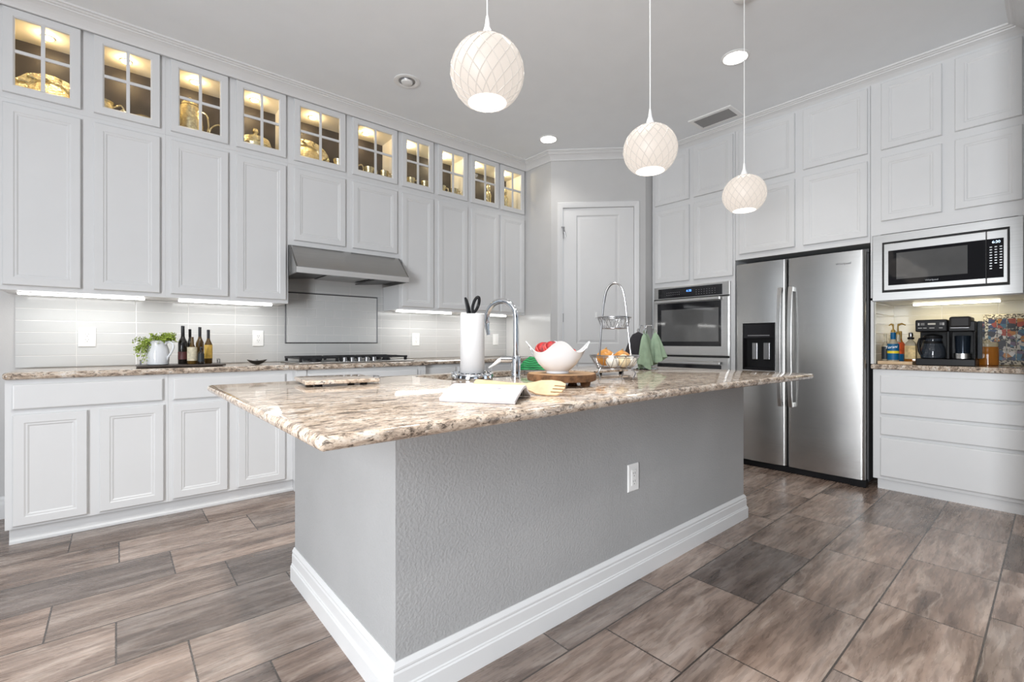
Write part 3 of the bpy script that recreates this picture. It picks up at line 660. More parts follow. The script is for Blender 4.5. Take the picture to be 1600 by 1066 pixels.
mb = MB(); mb.fbox(FF, -1.02, -0.918, 0.0, 0.052, -0.07, 0.004); mb.fbox(FF, -1.868, -1.80, 0.0, 0.052, -0.07, 0.004); mb.build('foot_cover', M['black'], t, bev=0.004)
MB().fbox(FF, -1.872, -0.915, 1.746, 1.772, -0.5, -0.068).build('hinge_cover', M['steeldark'], t)
struct('recess_shade_sheet', MB().box(4.876, 0.9055, 0.0, 4.90, 1.891, 1.80), M['cavity'])  # dark sheet on the wall, shade of the fridge recess put into colour

# ---- built-in microwave
FM = FR(XR-0.001)
t = thing('microwave', 'built-in microwave in a wide stainless trim frame', 'microwave', FM.p(-0.51, 1.375, 0))
MB().panel(FM, -0.890, -0.138, 1.375, 1.855, [(0, 0.0005), (0, 0.012), (0.003, 0.015), (0.058, 0.015), (0.060, 0.012), (0.060, 0.0005)], hole=True).build('trim_frame', M['steelsoft'], t)
MB().fbox(FM, -0.829, -0.199, 1.436, 1.794, -0.40, 0.002).build('case', M['dark'], t)
dr = MB().fbox(FM, -0.820, -0.300, 1.448, 1.782, 0.003, 0.026).build('door', M['steelsoft'], t, bev=0.003)
MB().fbox(FM, -0.794, -0.301, 1.482, 1.730, 0.0262, 0.029).build('glass', M['blackglass'], dr)
MB().fbox(FM, -0.748, -0.385, 1.523, 1.709, 0.0292, 0.0300).build('window', M['ovenglass'], dr)
text('brand_badge', 'Whirlpool', 0.016, FM.p(-0.56, 1.500, 0.0296), FM.u, FM.v, M['wire'], dr)
pn = MB().fbox(FM, -0.298, -0.205, 1.448, 1.782, 0.003, 0.026).build('control_panel', M['steelsoft'], t, bev=0.003)
kp = MB().fbox(FM, -0.2975, -0.222, 1.482, 1.730, 0.0262, 0.029).build('keypad', M['blackglass'], pn)
text('clock_digits', '6:30', 0.022, FM.p(-0.255, 1.708, 0.0294), FM.u, FM.v, M['clockwhite'], pn)
mb = MB()
for r_ in range(9):
    for c_ in range(3):
        if (c_ == 1 and r_ > 6): continue
        mb.fbox(FM, -0.284+c_*0.022, -0.273+c_*0.022, 1.675-r_*0.017, 1.680-r_*0.017, 0.0292, 0.0296)
mb.build('keys', M['wire'], pn)

# ================================================================== RANGE HOOD AND COOKTOP
t = thing('range_hood', 'stainless slanted range hood under the short wall cabinet', 'range hood', (1.47, 3.85, 1.59))
X0, X1 = 1.014, 1.936
zt_, zl1, zl0 = 1.825, 1.640, 1.592
mb = MB()
pf = [(4.160, zt_), (3.835, zt_), (3.655, zl1), (3.650, zl1-0.004), (3.650, zl0), (3.668, zl0), (3.668, zl1-0.02), (3.845, zt_-0.02), (4.160, zt_-0.02)]
mb.rings([[(x, p[0], p[1]) for p in pf] for x in (X0+0.0005, X1-0.0005)], cap0=False, cap1=False)
for x in (X0, X1-0.012): mb.rings([[(xx, 4.160, zt_), (xx, 3.835, zt_), (xx, 3.655, zl1), (xx, 3.650, zl0), (xx, 4.160, zl0)] for xx in (x, x+0.012)])
mb.build('canopy', M['steel'], t)
MB().box(X0+0.001, 3.6485, zl0+0.001, X1-0.001, 3.6499, zl1-0.005).build('front_lip', steel('lip_steel_reflection', (0.82, 0.80, 0.78), 0.36), t)  # lighter steel, bright reflections on the lip put into its colour
for (a, b) in ((X0+0.013, 1.30), (1.66, X1-0.013)):
    mb = MB(); mb.hexa([(a,3.67,zl0+0.004),(b,3.67,zl0+0.03),(b,4.155,zl0+0.03),(a,4.155,zl0+0.004),(a,3.67,zl0+0.014),(b,3.67,zl0+0.04),(b,4.155,zl0+0.04),(a,4.155,zl0+0.014)])
    mb.build('filter', M['steeldark'], t)
MB().box(1.301, 3.67, zl0+0.022, 1.659, 4.155, zl0+0.034).build('underside', M['steel'], t)
for x in (1.36, 1.60): MB().lathe([(0.034, 0.0), (0.034, -0.004), (0.024, -0.006)], (x, 3.80, zl0+0.022), 16).build('lamp', M['chrome'], t, smooth=True)
MB().box(1.42, 3.70, zl0+0.0155, 1.54, 3.74, zl0+0.0215).build('switch_panel', M['black'], t)

t = thing('cooktop', 'stainless gas cooktop with black cast-iron grates set in the left counter', 'cooktop', (1.48, 3.83, 0.914))
MB().box(1.015, 3.575, 0.9145, 1.945, 4.09, 0.924).build('base_plate', M['steelbright'], t, bev=0.003)
for k, (gx, gw) in enumerate(((1.185, 0.29), (1.48, 0.27), (1.775, 0.29))):
    mb = MB(); x0, x1 = gx-gw/2, gx+gw/2
    for y in (3.66, 3.86, 4.06): mb.box(x0, y-0.007, 0.948, x1, y+0.007, 0.962)
    for x in (x0, gx-0.007, x1-0.014): mb.box(x, 3.66, 0.946, x+0.014, 4.06, 0.960)
    for x in (x0+0.01, x1-0.01):
        for y in (3.67, 4.05): mb.box(x-0.009, y-0.009, 0.924, x+0.009, y+0.009, 0.950)
    for y in (3.76, 3.96): mb.box(gx-0.085, y-0.006, 0.950, gx+0.085, y+0.006, 0.964)
    mb.build('grate', M['iron'], t)
for (x, y, r) in ((1.185, 3.76, 0.045), (1.185, 3.96, 0.036), (1.48, 3.90, 0.058), (1.775, 3.76, 0.036), (1.775, 3.96, 0.045)):
    MB().lathe([(r, 0), (r, 0.012), (r*0.85, 0.014), (r*0.8, 0.020), (r*0.1, 0.022)], (x, y, 0.924), 20).build('burner', M['iron'], t, smooth=True)
for k in range(5): MB().lathe([(0.020, 0), (0.019, 0.010), (0.016, 0.030), (0.012, 0.032)], (1.36+0.06*k, 3.615, 0.924), 16).build('knob', M['wire'], t, smooth=True)

# ================================================================== ISLAND
IZ = 0.896
t = thing('kitchen_island', 'large grey textured kitchen island with a white baseboard', 'island', (1.775, 1.75, 0))
mb = MB(); mb.box(0.62, 1.252, 0, 2.93, 1.272, IZ-0.0315); mb.box(0.62, 2.232, 0, 2.93, 2.252, IZ-0.0315); mb.box(0.62, 1.272, 0, 0.64, 2.232, IZ-0.0315); mb.box(2.91, 1.272, 0, 2.93, 2.232, IZ-0.0315)
mb.build('body', M['island'], t)
bpi = [(0, 0), (0.020, 0), (0.020, 0.062), (0.016, 0.066), (0.016, 0.070), (0.013, 0.074), (0.013, 0.112), (0.010, 0.118), (0.012, 0.122), (0.012, 0.128), (0.007, 0.136), (0.003, 0.142), (0, 0.142)]
MB().sweep([(0.62, 2.252), (0.62, 1.252), (2.93, 1.252), (2.93, 2.252)], bpi).build('baseboard', M['trim'], t)
# bowed granite top with a sink cut-out
sx0, sx1, sy0, sy1, sr = 1.18, 1.93, 1.835, 2.195, 0.05
hole = (arc(sx1-sr, sy1-sr, sr, 0, 90) + arc(sx0+sr, sy1-sr, sr, 90, 180) + arc(sx0+sr, sy0+sr, sr, 180, 270) + arc(sx1-sr, sy0+sr, sr, 270, 360))[::-1]
front = []
xa, xb, ya = 0.300, 3.035, 0.893
for k in range(25):
    x = k/24; front.append((xa+0.012+(xb-xa-0.024)*x, ya - 0.0 + (-0.0)*x))
# the front edge bows between the corners
def bowy(x): q = (x-xa)/(xb-xa); return ya + 0.0 - 0.0*q
out = []
out = arc(0.300, 0.905, 0.012, 180, 270, 3)
out += [(0.45, 0.897), (0.70, 0.905), (0.93, 0.912), (1.31, 0.935), (1.70, 0.945), (1.88, 0.947), (2.30, 0.935), (2.70, 0.915)]
out += arc(3.02, 0.915, 0.012, 270, 360, 3)
out += [(3.032, 2.29), (0.288, 2.29)]
o = slab('countertop', out, IZ-0.031, IZ, M['granite'], hole=hole, rnd=0.0155); tag(o, 'big granite island countertop with a bowed front edge and sink cut-out', 'countertop')
# sink
t = thing('sink', 'undermount steel sink sunk in the island countertop', 'sink', (1.555, 2.015, 0.70))
ho = [Vector((x, y, 0)) for x, y in hole[::-1]]
cen = Vector((1.555, 2.015, 0))
def shr(f, z): return [(cen+(p-cen)*f) + Vector((0, 0, z)) for p in ho]
MB().rings([shr(1.03, IZ-0.0335), shr(1.005, IZ-0.0335), shr(0.985, IZ-0.17), shr(0.93, IZ-0.19), shr(0.94, IZ-0.195), shr(1.0, IZ-0.172), shr(1.03, IZ-0.036)], cap0=False, cap1=False, close=True).build('rim_wall', M['sinksteel'], t)
MB().rings([shr(0.935, IZ-0.193), shr(0.935, IZ-0.189)]).build('basin_floor', M['sinksteel'], t)
MB().lathe([(0.04, 0), (0.04, 0.004), (0.028, 0.005)], (1.555, 2.05, IZ-0.189), 20).build('drain', M['chrome'], t)

# ---- outlets
def outlet(name, label, fr, uc, vc, kind='outlet', w_=0.076, h_=0.122, group=None):
    t = thing(name, label, 'outlet' if kind == 'outlet' else 'light switch', fr.p(uc, vc, 0), group)
    MB().panel(fr, uc-w_/2, uc+w_/2, vc-h_/2, vc+h_/2, [(0, 0.0005), (0, 0.003), (0.004, 0.006)]).build('cover_plate', M['plastic'], t)
    if kind == 'outlet':
        MB().fbox(fr, uc-0.018, uc+0.018, vc-0.036, vc+0.036, 0.006, 0.0085).build('receptacle', M['plastic'], t, bev=0.002)
        s = MB()
        for dv in (0.017, -0.019):
            for du in (-0.007, 0.006): s.fbox(fr, uc+du-0.001, uc+du+0.001, vc+dv-0.001, vc+dv+0.008, 0.0084, 0.0088)
            s.fbox(fr, uc-0.002, uc+0.002, vc+dv-0.011, vc+dv-0.007, 0.0084, 0.0088)
        s.build('slots', M['dark'], t)
    else:
        MB().fbox(fr, uc-0.017, uc+0.017, vc-0.034, vc+0.034, 0.006, 0.010).build('rocker', M['plastic'], t, bev=0.002)
    return t
FT = FL(4.162)
outlet('wall_outlet', 'white outlet on the backsplash left of the plant pitcher', FT, -0.145, 1.107, w_=0.088, h_=0.126)
outlet('wall_outlet', 'white outlet on the backsplash between the bottles and the cooktop', FT, 0.868, 1.105, w_=0.080, h_=0.126)
outlet('wall_outlet', 'white outlet on the backsplash right of the cooktop, left of the paper towels', FT, 2.280, 1.102, w_=0.080, h_=0.126)
outlet('light_switch', 'white rocker switch on the backsplash between paper towels and faucet', FT, 3.296, 1.106, 'switch', w_=0.080, h_=0.126)
outlet('wall_outlet', 'white outlet on the grey front of the island', FL(1.2515), 1.784, 0.462, w_=0.082, h_=0.124)

# ================================================================== CEILING FIXTURES
def pendant(label, x, y, zc, first=None):
    if first is None:
        t = thing('pendant_lamp', label, 'pendant lamp', (0, 0, 0), 'globe pendant lamps over the island')
        R = 0.113; Rz = 0.108
        prof = []
        for k in range(25):
            a = math.radians(-58 + (58+80)*k/24); prof.append((R*math.cos(a), Rz*math.sin(a)))
        sh = MB().lathe(prof, seg=40, cap0=False, cap1=True).build('shade', M['shade'], t, smooth=True, local=True)
        mb = MB(); nd = 18
        for s in (1, -1):
            for j in range(nd):
                pts = []
                for k in range(27):
                    q = k/26; a = math.radians(-57 + (57+74)*q); th = 2*PI*j/nd + s*q*1.53
                    pts.append(((R+0.0008)*math.cos(a)*math.cos(th), (R+0.0008)*math.cos(a)*math.sin(th), (Rz+0.0008)*math.sin(a)))
                mb.tube(pts, 0.0017, 5)
        mb.build('fold_lattice', M['rib'], sh, local=True)
        MB().lathe([(0.001, 0.004), (R*0.54, 0.004), (R*0.54, 0), (0.001, 0)], (0, 0, -Rz*math.sin(math.radians(57))), 32).build('diffuser', M['diff'], t, local=True)
        MB().lathe([(0.024, 0.104), (0.018, 0.118), (0.008, 0.146), (0.005, 0.172), (0.003, 0.180)], seg=16).build('socket_cap', M['plastic'], t, smooth=True, local=True)
        MB().tube([(0, 0, 0.178), (0, 0, CZ-zc-0.025)], 0.0024, 8).build('cord', M['plastic'], t, local=True)
        MB().lathe([(0.060, CZ-zc-0.001), (0.060, CZ-zc-0.012), (0.045, CZ-zc-0.025), (0.004, CZ-zc-0.028)], seg=28).build('ceiling_canopy', M['plastic'], t, smooth=True, local=True)
    else:
        t = copy_tree(first); t['label'] = label
    t.location = (x, y, zc)
    point('pendant_bulb', (x, y, zc-0.125), 5, (1.0, 0.95, 0.88), 0.05, spot=math.radians(165), blend=1.0)
    return t
p1 = pendant('white glowing globe pendant nearest the camera, hanging lowest into the room over the book', 0.881, 1.154, 1.911)
pendant('white glowing globe pendant in the middle, in front of the pantry corner', 1.773, 1.154, 1.911, p1)
pendant('white glowing globe pendant farthest off, in front of the fridge cabinets', 2.710, 1.154, 1.911, p1)

def downlight(label, x, y, lit=True, power=90):
    t = thing('recessed_light', label, 'ceiling light', (x, y, CZ), 'round recessed ceiling lights')
    if lit:
        mb = MB(); mb.lathe([(0.090, 0.0), (0.092, -0.004), (0.080, -0.010), (0.070, -0.006)], (x, y, CZ), 32); mb.build('trim_ring', M['plastic'], t, smooth=True)
        MB().lathe([(0.072, -0.010), (0.060, -0.013), (0.02, -0.0145)], (x, y, CZ), 32, cap0=True).build('lens', M['lens'], t, smooth=True)
        point('downlight_lamp', (x, y, CZ-0.04), power, (1.0, 0.965, 0.91), 0.07, spot=math.radians(125), blend=1.0)
    else:
        MB().rings([[(x+r*math.cos(2*PI*k/32), y+r*math.sin(2*PI*k/32), CZ+z) for k in range(32)] for r, z in ((0.096, -0.0005), (0.097, -0.005), (0.080, -0.009), (0.062, -0.002), (0.062, -0.0005))], close=True).build('trim_ring', M['plastic'], t, smooth=True)
        MB().lathe([(0.062, -0.001), (0.048, -0.002), (0.046, -0.006)], (x, y, CZ), 28).build('baffle', M['wire'], t)
        MB().lathe([(0.044, -0.006), (0.040, -0.016), (0.02, -0.022)], (x, y, CZ), 28).build('bulb', M['plastic'], t, smooth=True)
    return t
downlight('unlit recessed ceiling light with a grey bulb, above the range hood', 1.675, 3.193, False)
downlight('lit recessed ceiling light near the crown of the pantry wall', 3.194, 3.207, power=15)
downlight('lit recessed ceiling light in front of the fridge cabinets, behind the far pendant cord', 3.262, 1.449, power=36)
downlight('lit recessed ceiling light straight above the island', 1.675, 1.449, power=55)
downlight('lit recessed ceiling light above the left end of the island, nearest the window', 0.10, 1.449, power=165)
downlight('lit recessed ceiling light behind the camera, in line with the island', 1.675, -0.60, power=22)
downlight('lit recessed ceiling light behind the camera, left of the island', -0.60, -0.60, power=60)
t = thing('ceiling_vent', 'rectangular slatted air vent in the ceiling by the fridge cabinets', 'vent', (4.012, 1.955, CZ))
FV = Fr((4.012, 1.955, CZ), (0, 1, 0), (0, 0, -1)); FV.v = Vector((1, 0, 0))
MB().panel(FV, -0.19, 0.19, -0.125, 0.125, [(0, 0.0003), (0, 0.006), (0.006, 0.010), (0.034, 0.010), (0.034, 0.0003)], hole=True).build('frame', M['plastic'], t)
MB().fbox(FV, -0.156, 0.156, -0.091, 0.091, 0.0003, 0.0012).build('backing', M['dark'], t)
mb = MB()
for k in range(7):
    v = -0.078+0.026*k
    mb.hexa([FV.p(-0.156, v-0.010, 0.0015), FV.p(0.156, v-0.010, 0.0015), FV.p(0.156, v+0.009, 0.006), FV.p(-0.156, v+0.009, 0.006), FV.p(-0.156, v-0.010, 0.003), FV.p(0.156, v-0.010, 0.003), FV.p(0.156, v+0.009, 0.0075), FV.p(-0.156, v+0.009, 0.0075)])
mb.build('slats', mat('vent_grey_paint', (0.30, 0.30, 0.30), 0.5), t)

# ================================================================== THINGS ON THE LEFT COUNTER
CT = 0.9145
M['traywood'] = mat('dark_tray_wood', (0.055, 0.042, 0.035), 0.45, var=0.3, vscale=20)
M['leafgreen'] = mat('leaf_green', (0.32, 0.42, 0.06), 0.5, var=0.4, vscale=30)
M['stem'] = mat('stem_green', (0.16, 0.2, 0.05), 0.6)
M['darkbottle'] = mat('dark_bottle_glass', (0.014, 0.011, 0.009), 0.08, var=0.1, spec=0.6)
M['oilbottle'] = mat('amber_bottle_glass', (0.10, 0.055, 0.012), 0.08, var=0.2, spec=0.6)
M['foil'] = mat('bottle_capsule', (0.02, 0.02, 0.023), 0.35)
M['labelcream'] = mat('cream_label', (0.62, 0.56, 0.42), 0.6, var=0.25, vscale=60)
M['labelgold'] = mat('gold_label', (0.62, 0.40, 0.08), 0.5, var=0.2, vscale=50)
M['labelwine'] = mat('dark_wine_label', (0.10, 0.03, 0.03), 0.5)
M['labelblack'] = mat('black_label', (0.02, 0.025, 0.03), 0.5)
t = thing('serving_tray', 'dark flat tray with upright end handles under the pitcher and bottles', 'tray', (0.315, 3.72, CT))
MB().box(0.095, 3.605, CT+0.004, 0.560, 3.845, CT+0.016).build('tray_board', M['traywood'], t, bev=0.003)
for x in (0.118, 0.537):
    mb = MB()
    for y in (3.70, 3.79): mb.box(x-0.003, y-0.003, CT+0.016, x+0.003, y+0.003, CT+0.044)
    mb.box(x-0.004, 3.695, CT+0.040, x+0.004, 3.795, CT+0.047)
    mb.build('handle', M['wire'], t)
mb = MB()
for x in (0.125, 0.530):
    for y in (3.63, 3.82): mb.box(x-0.012, y-0.012, CT, x+0.012, y+0.012, CT+0.004)
mb.build('feet', M['traywood'], t)
TZ = CT+0.0165
t = thing('pitcher', 'white ceramic pitcher with a loop handle holding the trailing plant', 'pitcher', (0.203, 3.705, TZ))
pp = [(r_*0.80, z_*0.94) for r_, z_ in [(0.062, 0), (0.070, 0.004), (0.074, 0.03), (0.076, 0.07), (0.072, 0.105), (0.062, 0.128), (0.060, 0.140), (0.066, 0.158), (0.068, 0.163), (0.064, 0.163), (0.056, 0.140), (0.058, 0.128), (0.068, 0.10), (0.070, 0.03), (0.02, 0.012)]]
MB().lathe(pp, (0.203, 3.705, TZ), 32).build('body', M['ceramic'], t, smooth=True)
hx = Vector((0.76, -0.65, 0)).normalized()
hp = [Vector((0.203, 3.705, TZ)) + hx*a*0.80 + Vector((0, 0, b*0.94)) for a, b in ((0.058, 0.140), (0.075, 0.152), (0.100, 0.152), (0.120, 0.135), (0.120, 0.112), (0.108, 0.088), (0.092, 0.066), (0.076, 0.046), (0.070, 0.03))]
MB().tube(smooth(hp, 4), [0.0065]*28+[0.005]*5, 10).build('handle', M['ceramic'], t, smooth=True)
t = thing('trailing_plant', 'bright green small-leaved plant spilling from the white pitcher', 'plant', (0.203, 3.705, TZ+0.10))
mb = MB(); st = MB(); rnd = random.Random(3)
stems = []
for k in range(80):
    th = rnd.uniform(0, 2*PI); rr = rnd.uniform(0.3, 1.0)
    d = Vector((math.cos(th), math.sin(th)*0.8, 0)); base = Vector((0.203, 3.705, TZ+0.142)) + d*0.030
    tip = base + d*(0.075*rr) + Vector((0, 0, rnd.uniform(0.0, 0.050)))
    left = (d.x*-0.76 + d.y*0.3)
    if left > 0.2: tip += Vector((-0.022, -0.01, -rnd.uniform(0.02, 0.13)))
    if tip.y > 4.10: tip.y = 4.10
    mid = base*0.5 + tip*0.5 + Vector((0, 0, 0.035))
    if d.length: stems.append((base, mid, tip))
for base, mid, tip in stems:
    pts = [base*(1-q)**2 + mid*2*q*(1-q) + tip*q*q for q in [i/6 for i in range(7)]]
    st.tube(pts, 0.0012, 4)
    for i in range(2, 7):
        for s in range(3):
            c = pts[i] + Vector((rnd.uniform(-.012, .012), rnd.uniform(-.012, .012), rnd.uniform(-.01, .012)))
            if c.y > 4.145: c.y = 4.145
            a = Vector((rnd.uniform(-1, 1), rnd.uniform(-1, 0.6), rnd.uniform(-.4, .9))).normalized(); b_ = a.orthogonal().normalized()
            L = rnd.uniform(0.009, 0.015); W = L*0.42; nrm = a.cross(b_)
            mb.add([c, c+a*L*0.5+b_*W+nrm*0.002, c+a*L, c+a*L*0.5-b_*W+nrm*0.002, c+a*L*0.5-nrm*0.001], [(0, 1, 4), (1, 2, 4), (2, 3, 4), (3, 0, 4)])
fo = mb.build('foliage', M['leafgreen'], t); st.build('stems', M['stem'], t)
def bottle(label, x, y, z, r, h, glass, lab, l0, l1, cap, neck=0.38, seg=24, name='bottle', group='bottles on the dark tray', shoulder=0.16, cat='bottle', capmat=None, nr=0.30):
    t = thing(name, label, cat, (x, y, z), group)
    hs = h*(1-neck)
    pr = [(r*0.9, 0.0), (r, 0.004), (r, hs*0.86), (r*0.96, hs*0.92), (r*0.8, hs*0.99), (r*0.5, hs+h*neck*0.16), (r*nr+0.002, hs+h*neck*0.30), (r*nr, h*0.93), (r*nr*1.1, h*0.935), (r*nr*1.1, h*0.96)]
    MB().lathe(pr, (x, y, z), seg).build('glass_body', glass, t, smooth=True)
    if lab: MB().lathe([(r+0.0002, h*l0), (r+0.0009, h*l0), (r+0.0009, h*l1), (r+0.0002, h*l1)], (x, y, z), seg, False, False).build('label', lab, t, smooth=True)
    if cap:
        c0, c1 = cap; MB().lathe([(r*nr+0.0012, h*c0), (r*nr+0.0022, h*c0+0.002), (r*nr+0.0022, h*c1-0.002), (r*nr*0.9, h*c1)], (x, y, z), seg).build('cap', capmat or M['foil'], t, smooth=True)
    return t
bottle('tall black wine bottle just right of the pitcher handle', 0.336, 3.75, TZ, 0.0265, 0.252, M['darkbottle'], M['labelwine'], 0.12, 0.32, (0.72, 1.0))
bottle('dark bottle half hidden behind the tall black wine bottle', 0.381, 3.812, TZ, 0.021, 0.232, M['darkbottle'], None, 0, 0, (0.75, 1.0))
bottle('short rounded amber bottle with a big cream picture label', 0.381, 3.69, TZ, 0.0270, 0.185, M['oilbottle'], M['labelcream'], 0.12, 0.60, None, neck=0.42)
bottle('tall amber bottle with black neck, behind the cream-labelled bottle', 0.434, 3.785, TZ, 0.0235, 0.247, M['oilbottle'], None, 0, 0, (0.72, 1.0))
bottle('smallest dark bottle with a black label, at the front of the tray', 0.424, 3.640, TZ, 0.0175, 0.112, M['darkbottle'], M['labelblack'], 0.15, 0.6, (0.82, 1.0), neck=0.3)
bottle('amber bottle with a gold label and black neck, rightmost on the tray', 0.475, 3.722, TZ, 0.0230, 0.228, M['oilbottle'], M['labelgold'], 0.15, 0.55, (0.73, 1.0))
# leaf dish
t = thing('leaf_dish', 'small dark leaf-shaped dish on the left counter beside the cooktop', 'dish', (0.775, 3.745, CT))
n = 28; R = []
def leaf(k, s, z):
    a = 2*PI*k/n; rx = 0.075*(1+0.25*abs(math.cos(a))**6); ry = 0.05
    return Vector((0.775+0.70*rx*math.cos(a)*s, 3.745+0.8*ry*math.sin(a)*s, CT+z+0.010*s*abs(math.cos(a))**3))
MB().rings([[leaf(k, s, z) for k in range(n)] for s, z in ((0.45, 0.0), (0.6, 0.003), (0.95, 0.020), (1.0, 0.026), (0.96, 0.026), (0.6, 0.008), (0.2, 0.006))]).build('dish', mat('dark_pewter', (0.05, 0.045, 0.042), 0.3, 0.7), t, smooth=True)
MB().tube([(0.760, 3.745, CT+0.008), (0.764, 3.745, CT+0.03), (0.773, 3.745, CT+0.036), (0.78, 3.745, CT+0.03)], 0.004, 8).build('curl', M['wire'], t, smooth=True)

# ================================================================== SILVER IN THE DISPLAY CABINETS
SZ = 2.4755
def platter(label, x, y, rx, h, fl=14, tilt=0.30):
    """fluted tray standing on edge, leaning back"""
    t = thing('silver_tray', label, 'tray', (x, y, SZ), 'gold-toned silver in the display cabinets'); n = 72; R = []
    def pt(k, s, d):
        a = 2*PI*k/n; f = 1+0.035*abs(math.sin(a*fl/2))
        u = rx*s*f*math.cos(a); v = h*s*f*math.sin(a)
        return Vector((x+u, y + (v+h*1.035)*tilt - d, SZ + 0.001+(v+h*1.035)*math.cos(math.asin(tilt))))
    R = [[pt(k, s, d) for k in range(n)] for s, d in ((0.25, 0.004), (0.62, 0.004), (0.70, 0.016), (0.92, 0.020), (1.0, 0.022), (0.99, 0.017), (0.70, 0.010), (0.6, -0.002), (0.25, -0.002))]
    MB().rings(R).build('tray', M['silverware'], t, smooth=True)
    mb = MB()
    for k in range(12):
        a = 2*PI*k/12
        mb.tube([pt(n*k/12, 0.70, 0.020), pt(n*k/12+1.2, 0.80, 0.027), pt(n*k/12+2.4, 0.90, 0.026), pt(n*k/12+1.5, 0.97, 0.026)], 0.006, 5)
    mb.build('scroll_relief', M['silverware'], t, smooth=True)
    return t
def holloware(name, label, cat, x, y, prof, spout=None, handle=None, lid=None, flutes=0):
    kS = 1.32; y -= 0.02 if max(r for r, z in prof) < 0.062 else 0.0; prof = [(r*kS*0.92, z*kS) for r, z in prof]; lid = [(r*kS*0.92, z*kS) for r, z in lid] if lid else None
    t = thing(name, label, cat, (x, y, SZ), 'gold-toned silver in the display cabinets'); seg = 32; R = []
    for r, z in prof:
        R.append([Vector((x+r*(1+(0.04*abs(math.sin(k*PI*flutes/seg)) if flutes else 0))*math.cos(2*PI*k/seg), y+r*(1+(0.04*abs(math.sin(k*PI*flutes/seg)) if flutes else 0))*math.sin(2*PI*k/seg), SZ+z)) for k in range(seg)])
    MB().rings(R).build('body', M['silverware'], t, smooth=True)
    P = lambda q: [(x+a*kS*0.92, y+b*kS, SZ+c*kS) for a, b, c in q]
    if spout: MB().tube(P(spout), [0.016, 0.013, 0.010, 0.008][:len(spout)], 8).build('spout', M['silverware'], t, smooth=True)
    for hh in (handle or []): MB().tube(smooth(P(hh)), 0.006, 8).build('handle', M['silverware'], t, smooth=True)
    if lid: MB().lathe(lid, (x, y, SZ+0.001), 24).build('lid', M['silverware'], t, smooth=True)
    return t
platter('large oval scalloped gold tray standing in the first glass cabinet', -0.318, 4.02, 0.148, 0.135, 10)
creamer = [(0.035, 0), (0.03, 0.01), (0.055, 0.04), (0.065, 0.08), (0.055, 0.11), (0.06, 0.12)]
holloware('sugar_bowl', 'round gold bowl with ring handle in the second glass door, left side', 'bowl', -0.078, 4.02, creamer, handle=[[(0.055, -0.01, 0.10), (0.085, -0.02, 0.115), (0.10, -0.02, 0.085), (0.085, -0.02, 0.055), (0.06, -0.01, 0.045)]])
holloware('gravy_boat', 'low gold dish with curled handle in the second glass door, right side', 'dish', 0.140, 3.985, [(0.04, 0), (0.035, 0.012), (0.065, 0.035), (0.075, 0.06), (0.04, 0.082), (0.02, 0.088)], handle=[[(-0.055, -0.02, 0.06), (-0.085, -0.02, 0.085), (-0.10, -0.02, 0.07), (-0.09, -0.02, 0.05)]])
holloware('coffee_pot', 'tall fluted gold coffee pot in the third glass door', 'coffee pot', 0.400, 4.0, [(0.05, 0), (0.045, 0.01), (0.065, 0.03), (0.068, 0.10), (0.055, 0.18), (0.045, 0.205)], spout=[(-0.055, -0.03, 0.07), (-0.072, -0.04, 0.12), (-0.080, -0.045, 0.165), (-0.090, -0.05, 0.19)], handle=[[(0.05, 0, 0.19), (0.080, -0.01, 0.18), (0.090, -0.01, 0.12), (0.08, -0.01, 0.07), (0.065, 0, 0.05)]], lid=[(0.047, 0.206), (0.04, 0.222), (0.012, 0.232), (0.010, 0.238), (0.014, 0.246), (0.004, 0.254)], flutes=16)
holloware('sugar_bowl', 'gold sugar basket with arched handle beside the fluted coffee pot', 'bowl', 0.572, 4.0, [(0.03, 0), (0.025, 0.01), (0.045, 0.03), (0.05, 0.065)], handle=[[(-0.048, 0, 0.06), (-0.042, -0.01, 0.105), (0, -0.015, 0.135), (0.042, -0.01, 0.105), (0.048, 0, 0.06)]])
holloware('soup_tureen', 'lidded gold tureen in the fourth glass door', 'tureen', 0.815, 4.0, [(0.06, 0), (0.05, 0.012), (0.085, 0.035), (0.095, 0.075), (0.09, 0.085)], handle=[[(-0.09, -0.01, 0.075), (-0.125, -0.02, 0.07), (-0.12, -0.02, 0.045), (-0.088, -0.01, 0.04)], [(0.09, -0.01, 0.075), (0.125, -0.02, 0.07), (0.12, -0.02, 0.045), (0.088, -0.01, 0.04)]], lid=[(0.092, 0.086), (0.08, 0.115), (0.045, 0.132), (0.012, 0.138), (0.010, 0.150), (0.018, 0.162), (0.014, 0.176), (0.004, 0.182)], flutes=12)
platter('big round fluted gold platter leaning in the glass cabinet over the hood', 1.222, 4.05, 0.172, 0.150, 26, 0.22)
cup = [(0.024, 0), (0.016, 0.010), (0.014, 0.040), (0.026, 0.056), (0.034, 0.090), (0.036, 0.098), (0.032, 0.097), (0.022, 0.056)]
ch = [[(0.032, -0.01, 0.088), (0.052, -0.015, 0.085), (0.05, -0.015, 0.062), (0.028, -0.01, 0.060)]]
holloware('teacup', 'small gold cup at the foot of the big round fluted platter', 'cup', 1.425, 3.942, cup, handle=ch)
holloware('teapot', 'gold pot of which the loop handle shows in the sixth glass door', 'teapot', 1.545, 4.0, [(0.04, 0), (0.035, 0.01), (0.055, 0.04), (0.045, 0.10)], handle=[[(0.04, -0.01, 0.10), (0.075, -0.02, 0.115), (0.09, -0.02, 0.08), (0.075, -0.02, 0.045), (0.05, -0.01, 0.035)]])
holloware('teacup', 'small gold cup by the middle bar of the sixth glass door', 'cup', 1.690, 3.942, cup, handle=ch)
holloware('teacup', 'small gold cup toward the right of the sixth glass door', 'cup', 1.830, 3.942, cup, handle=ch)
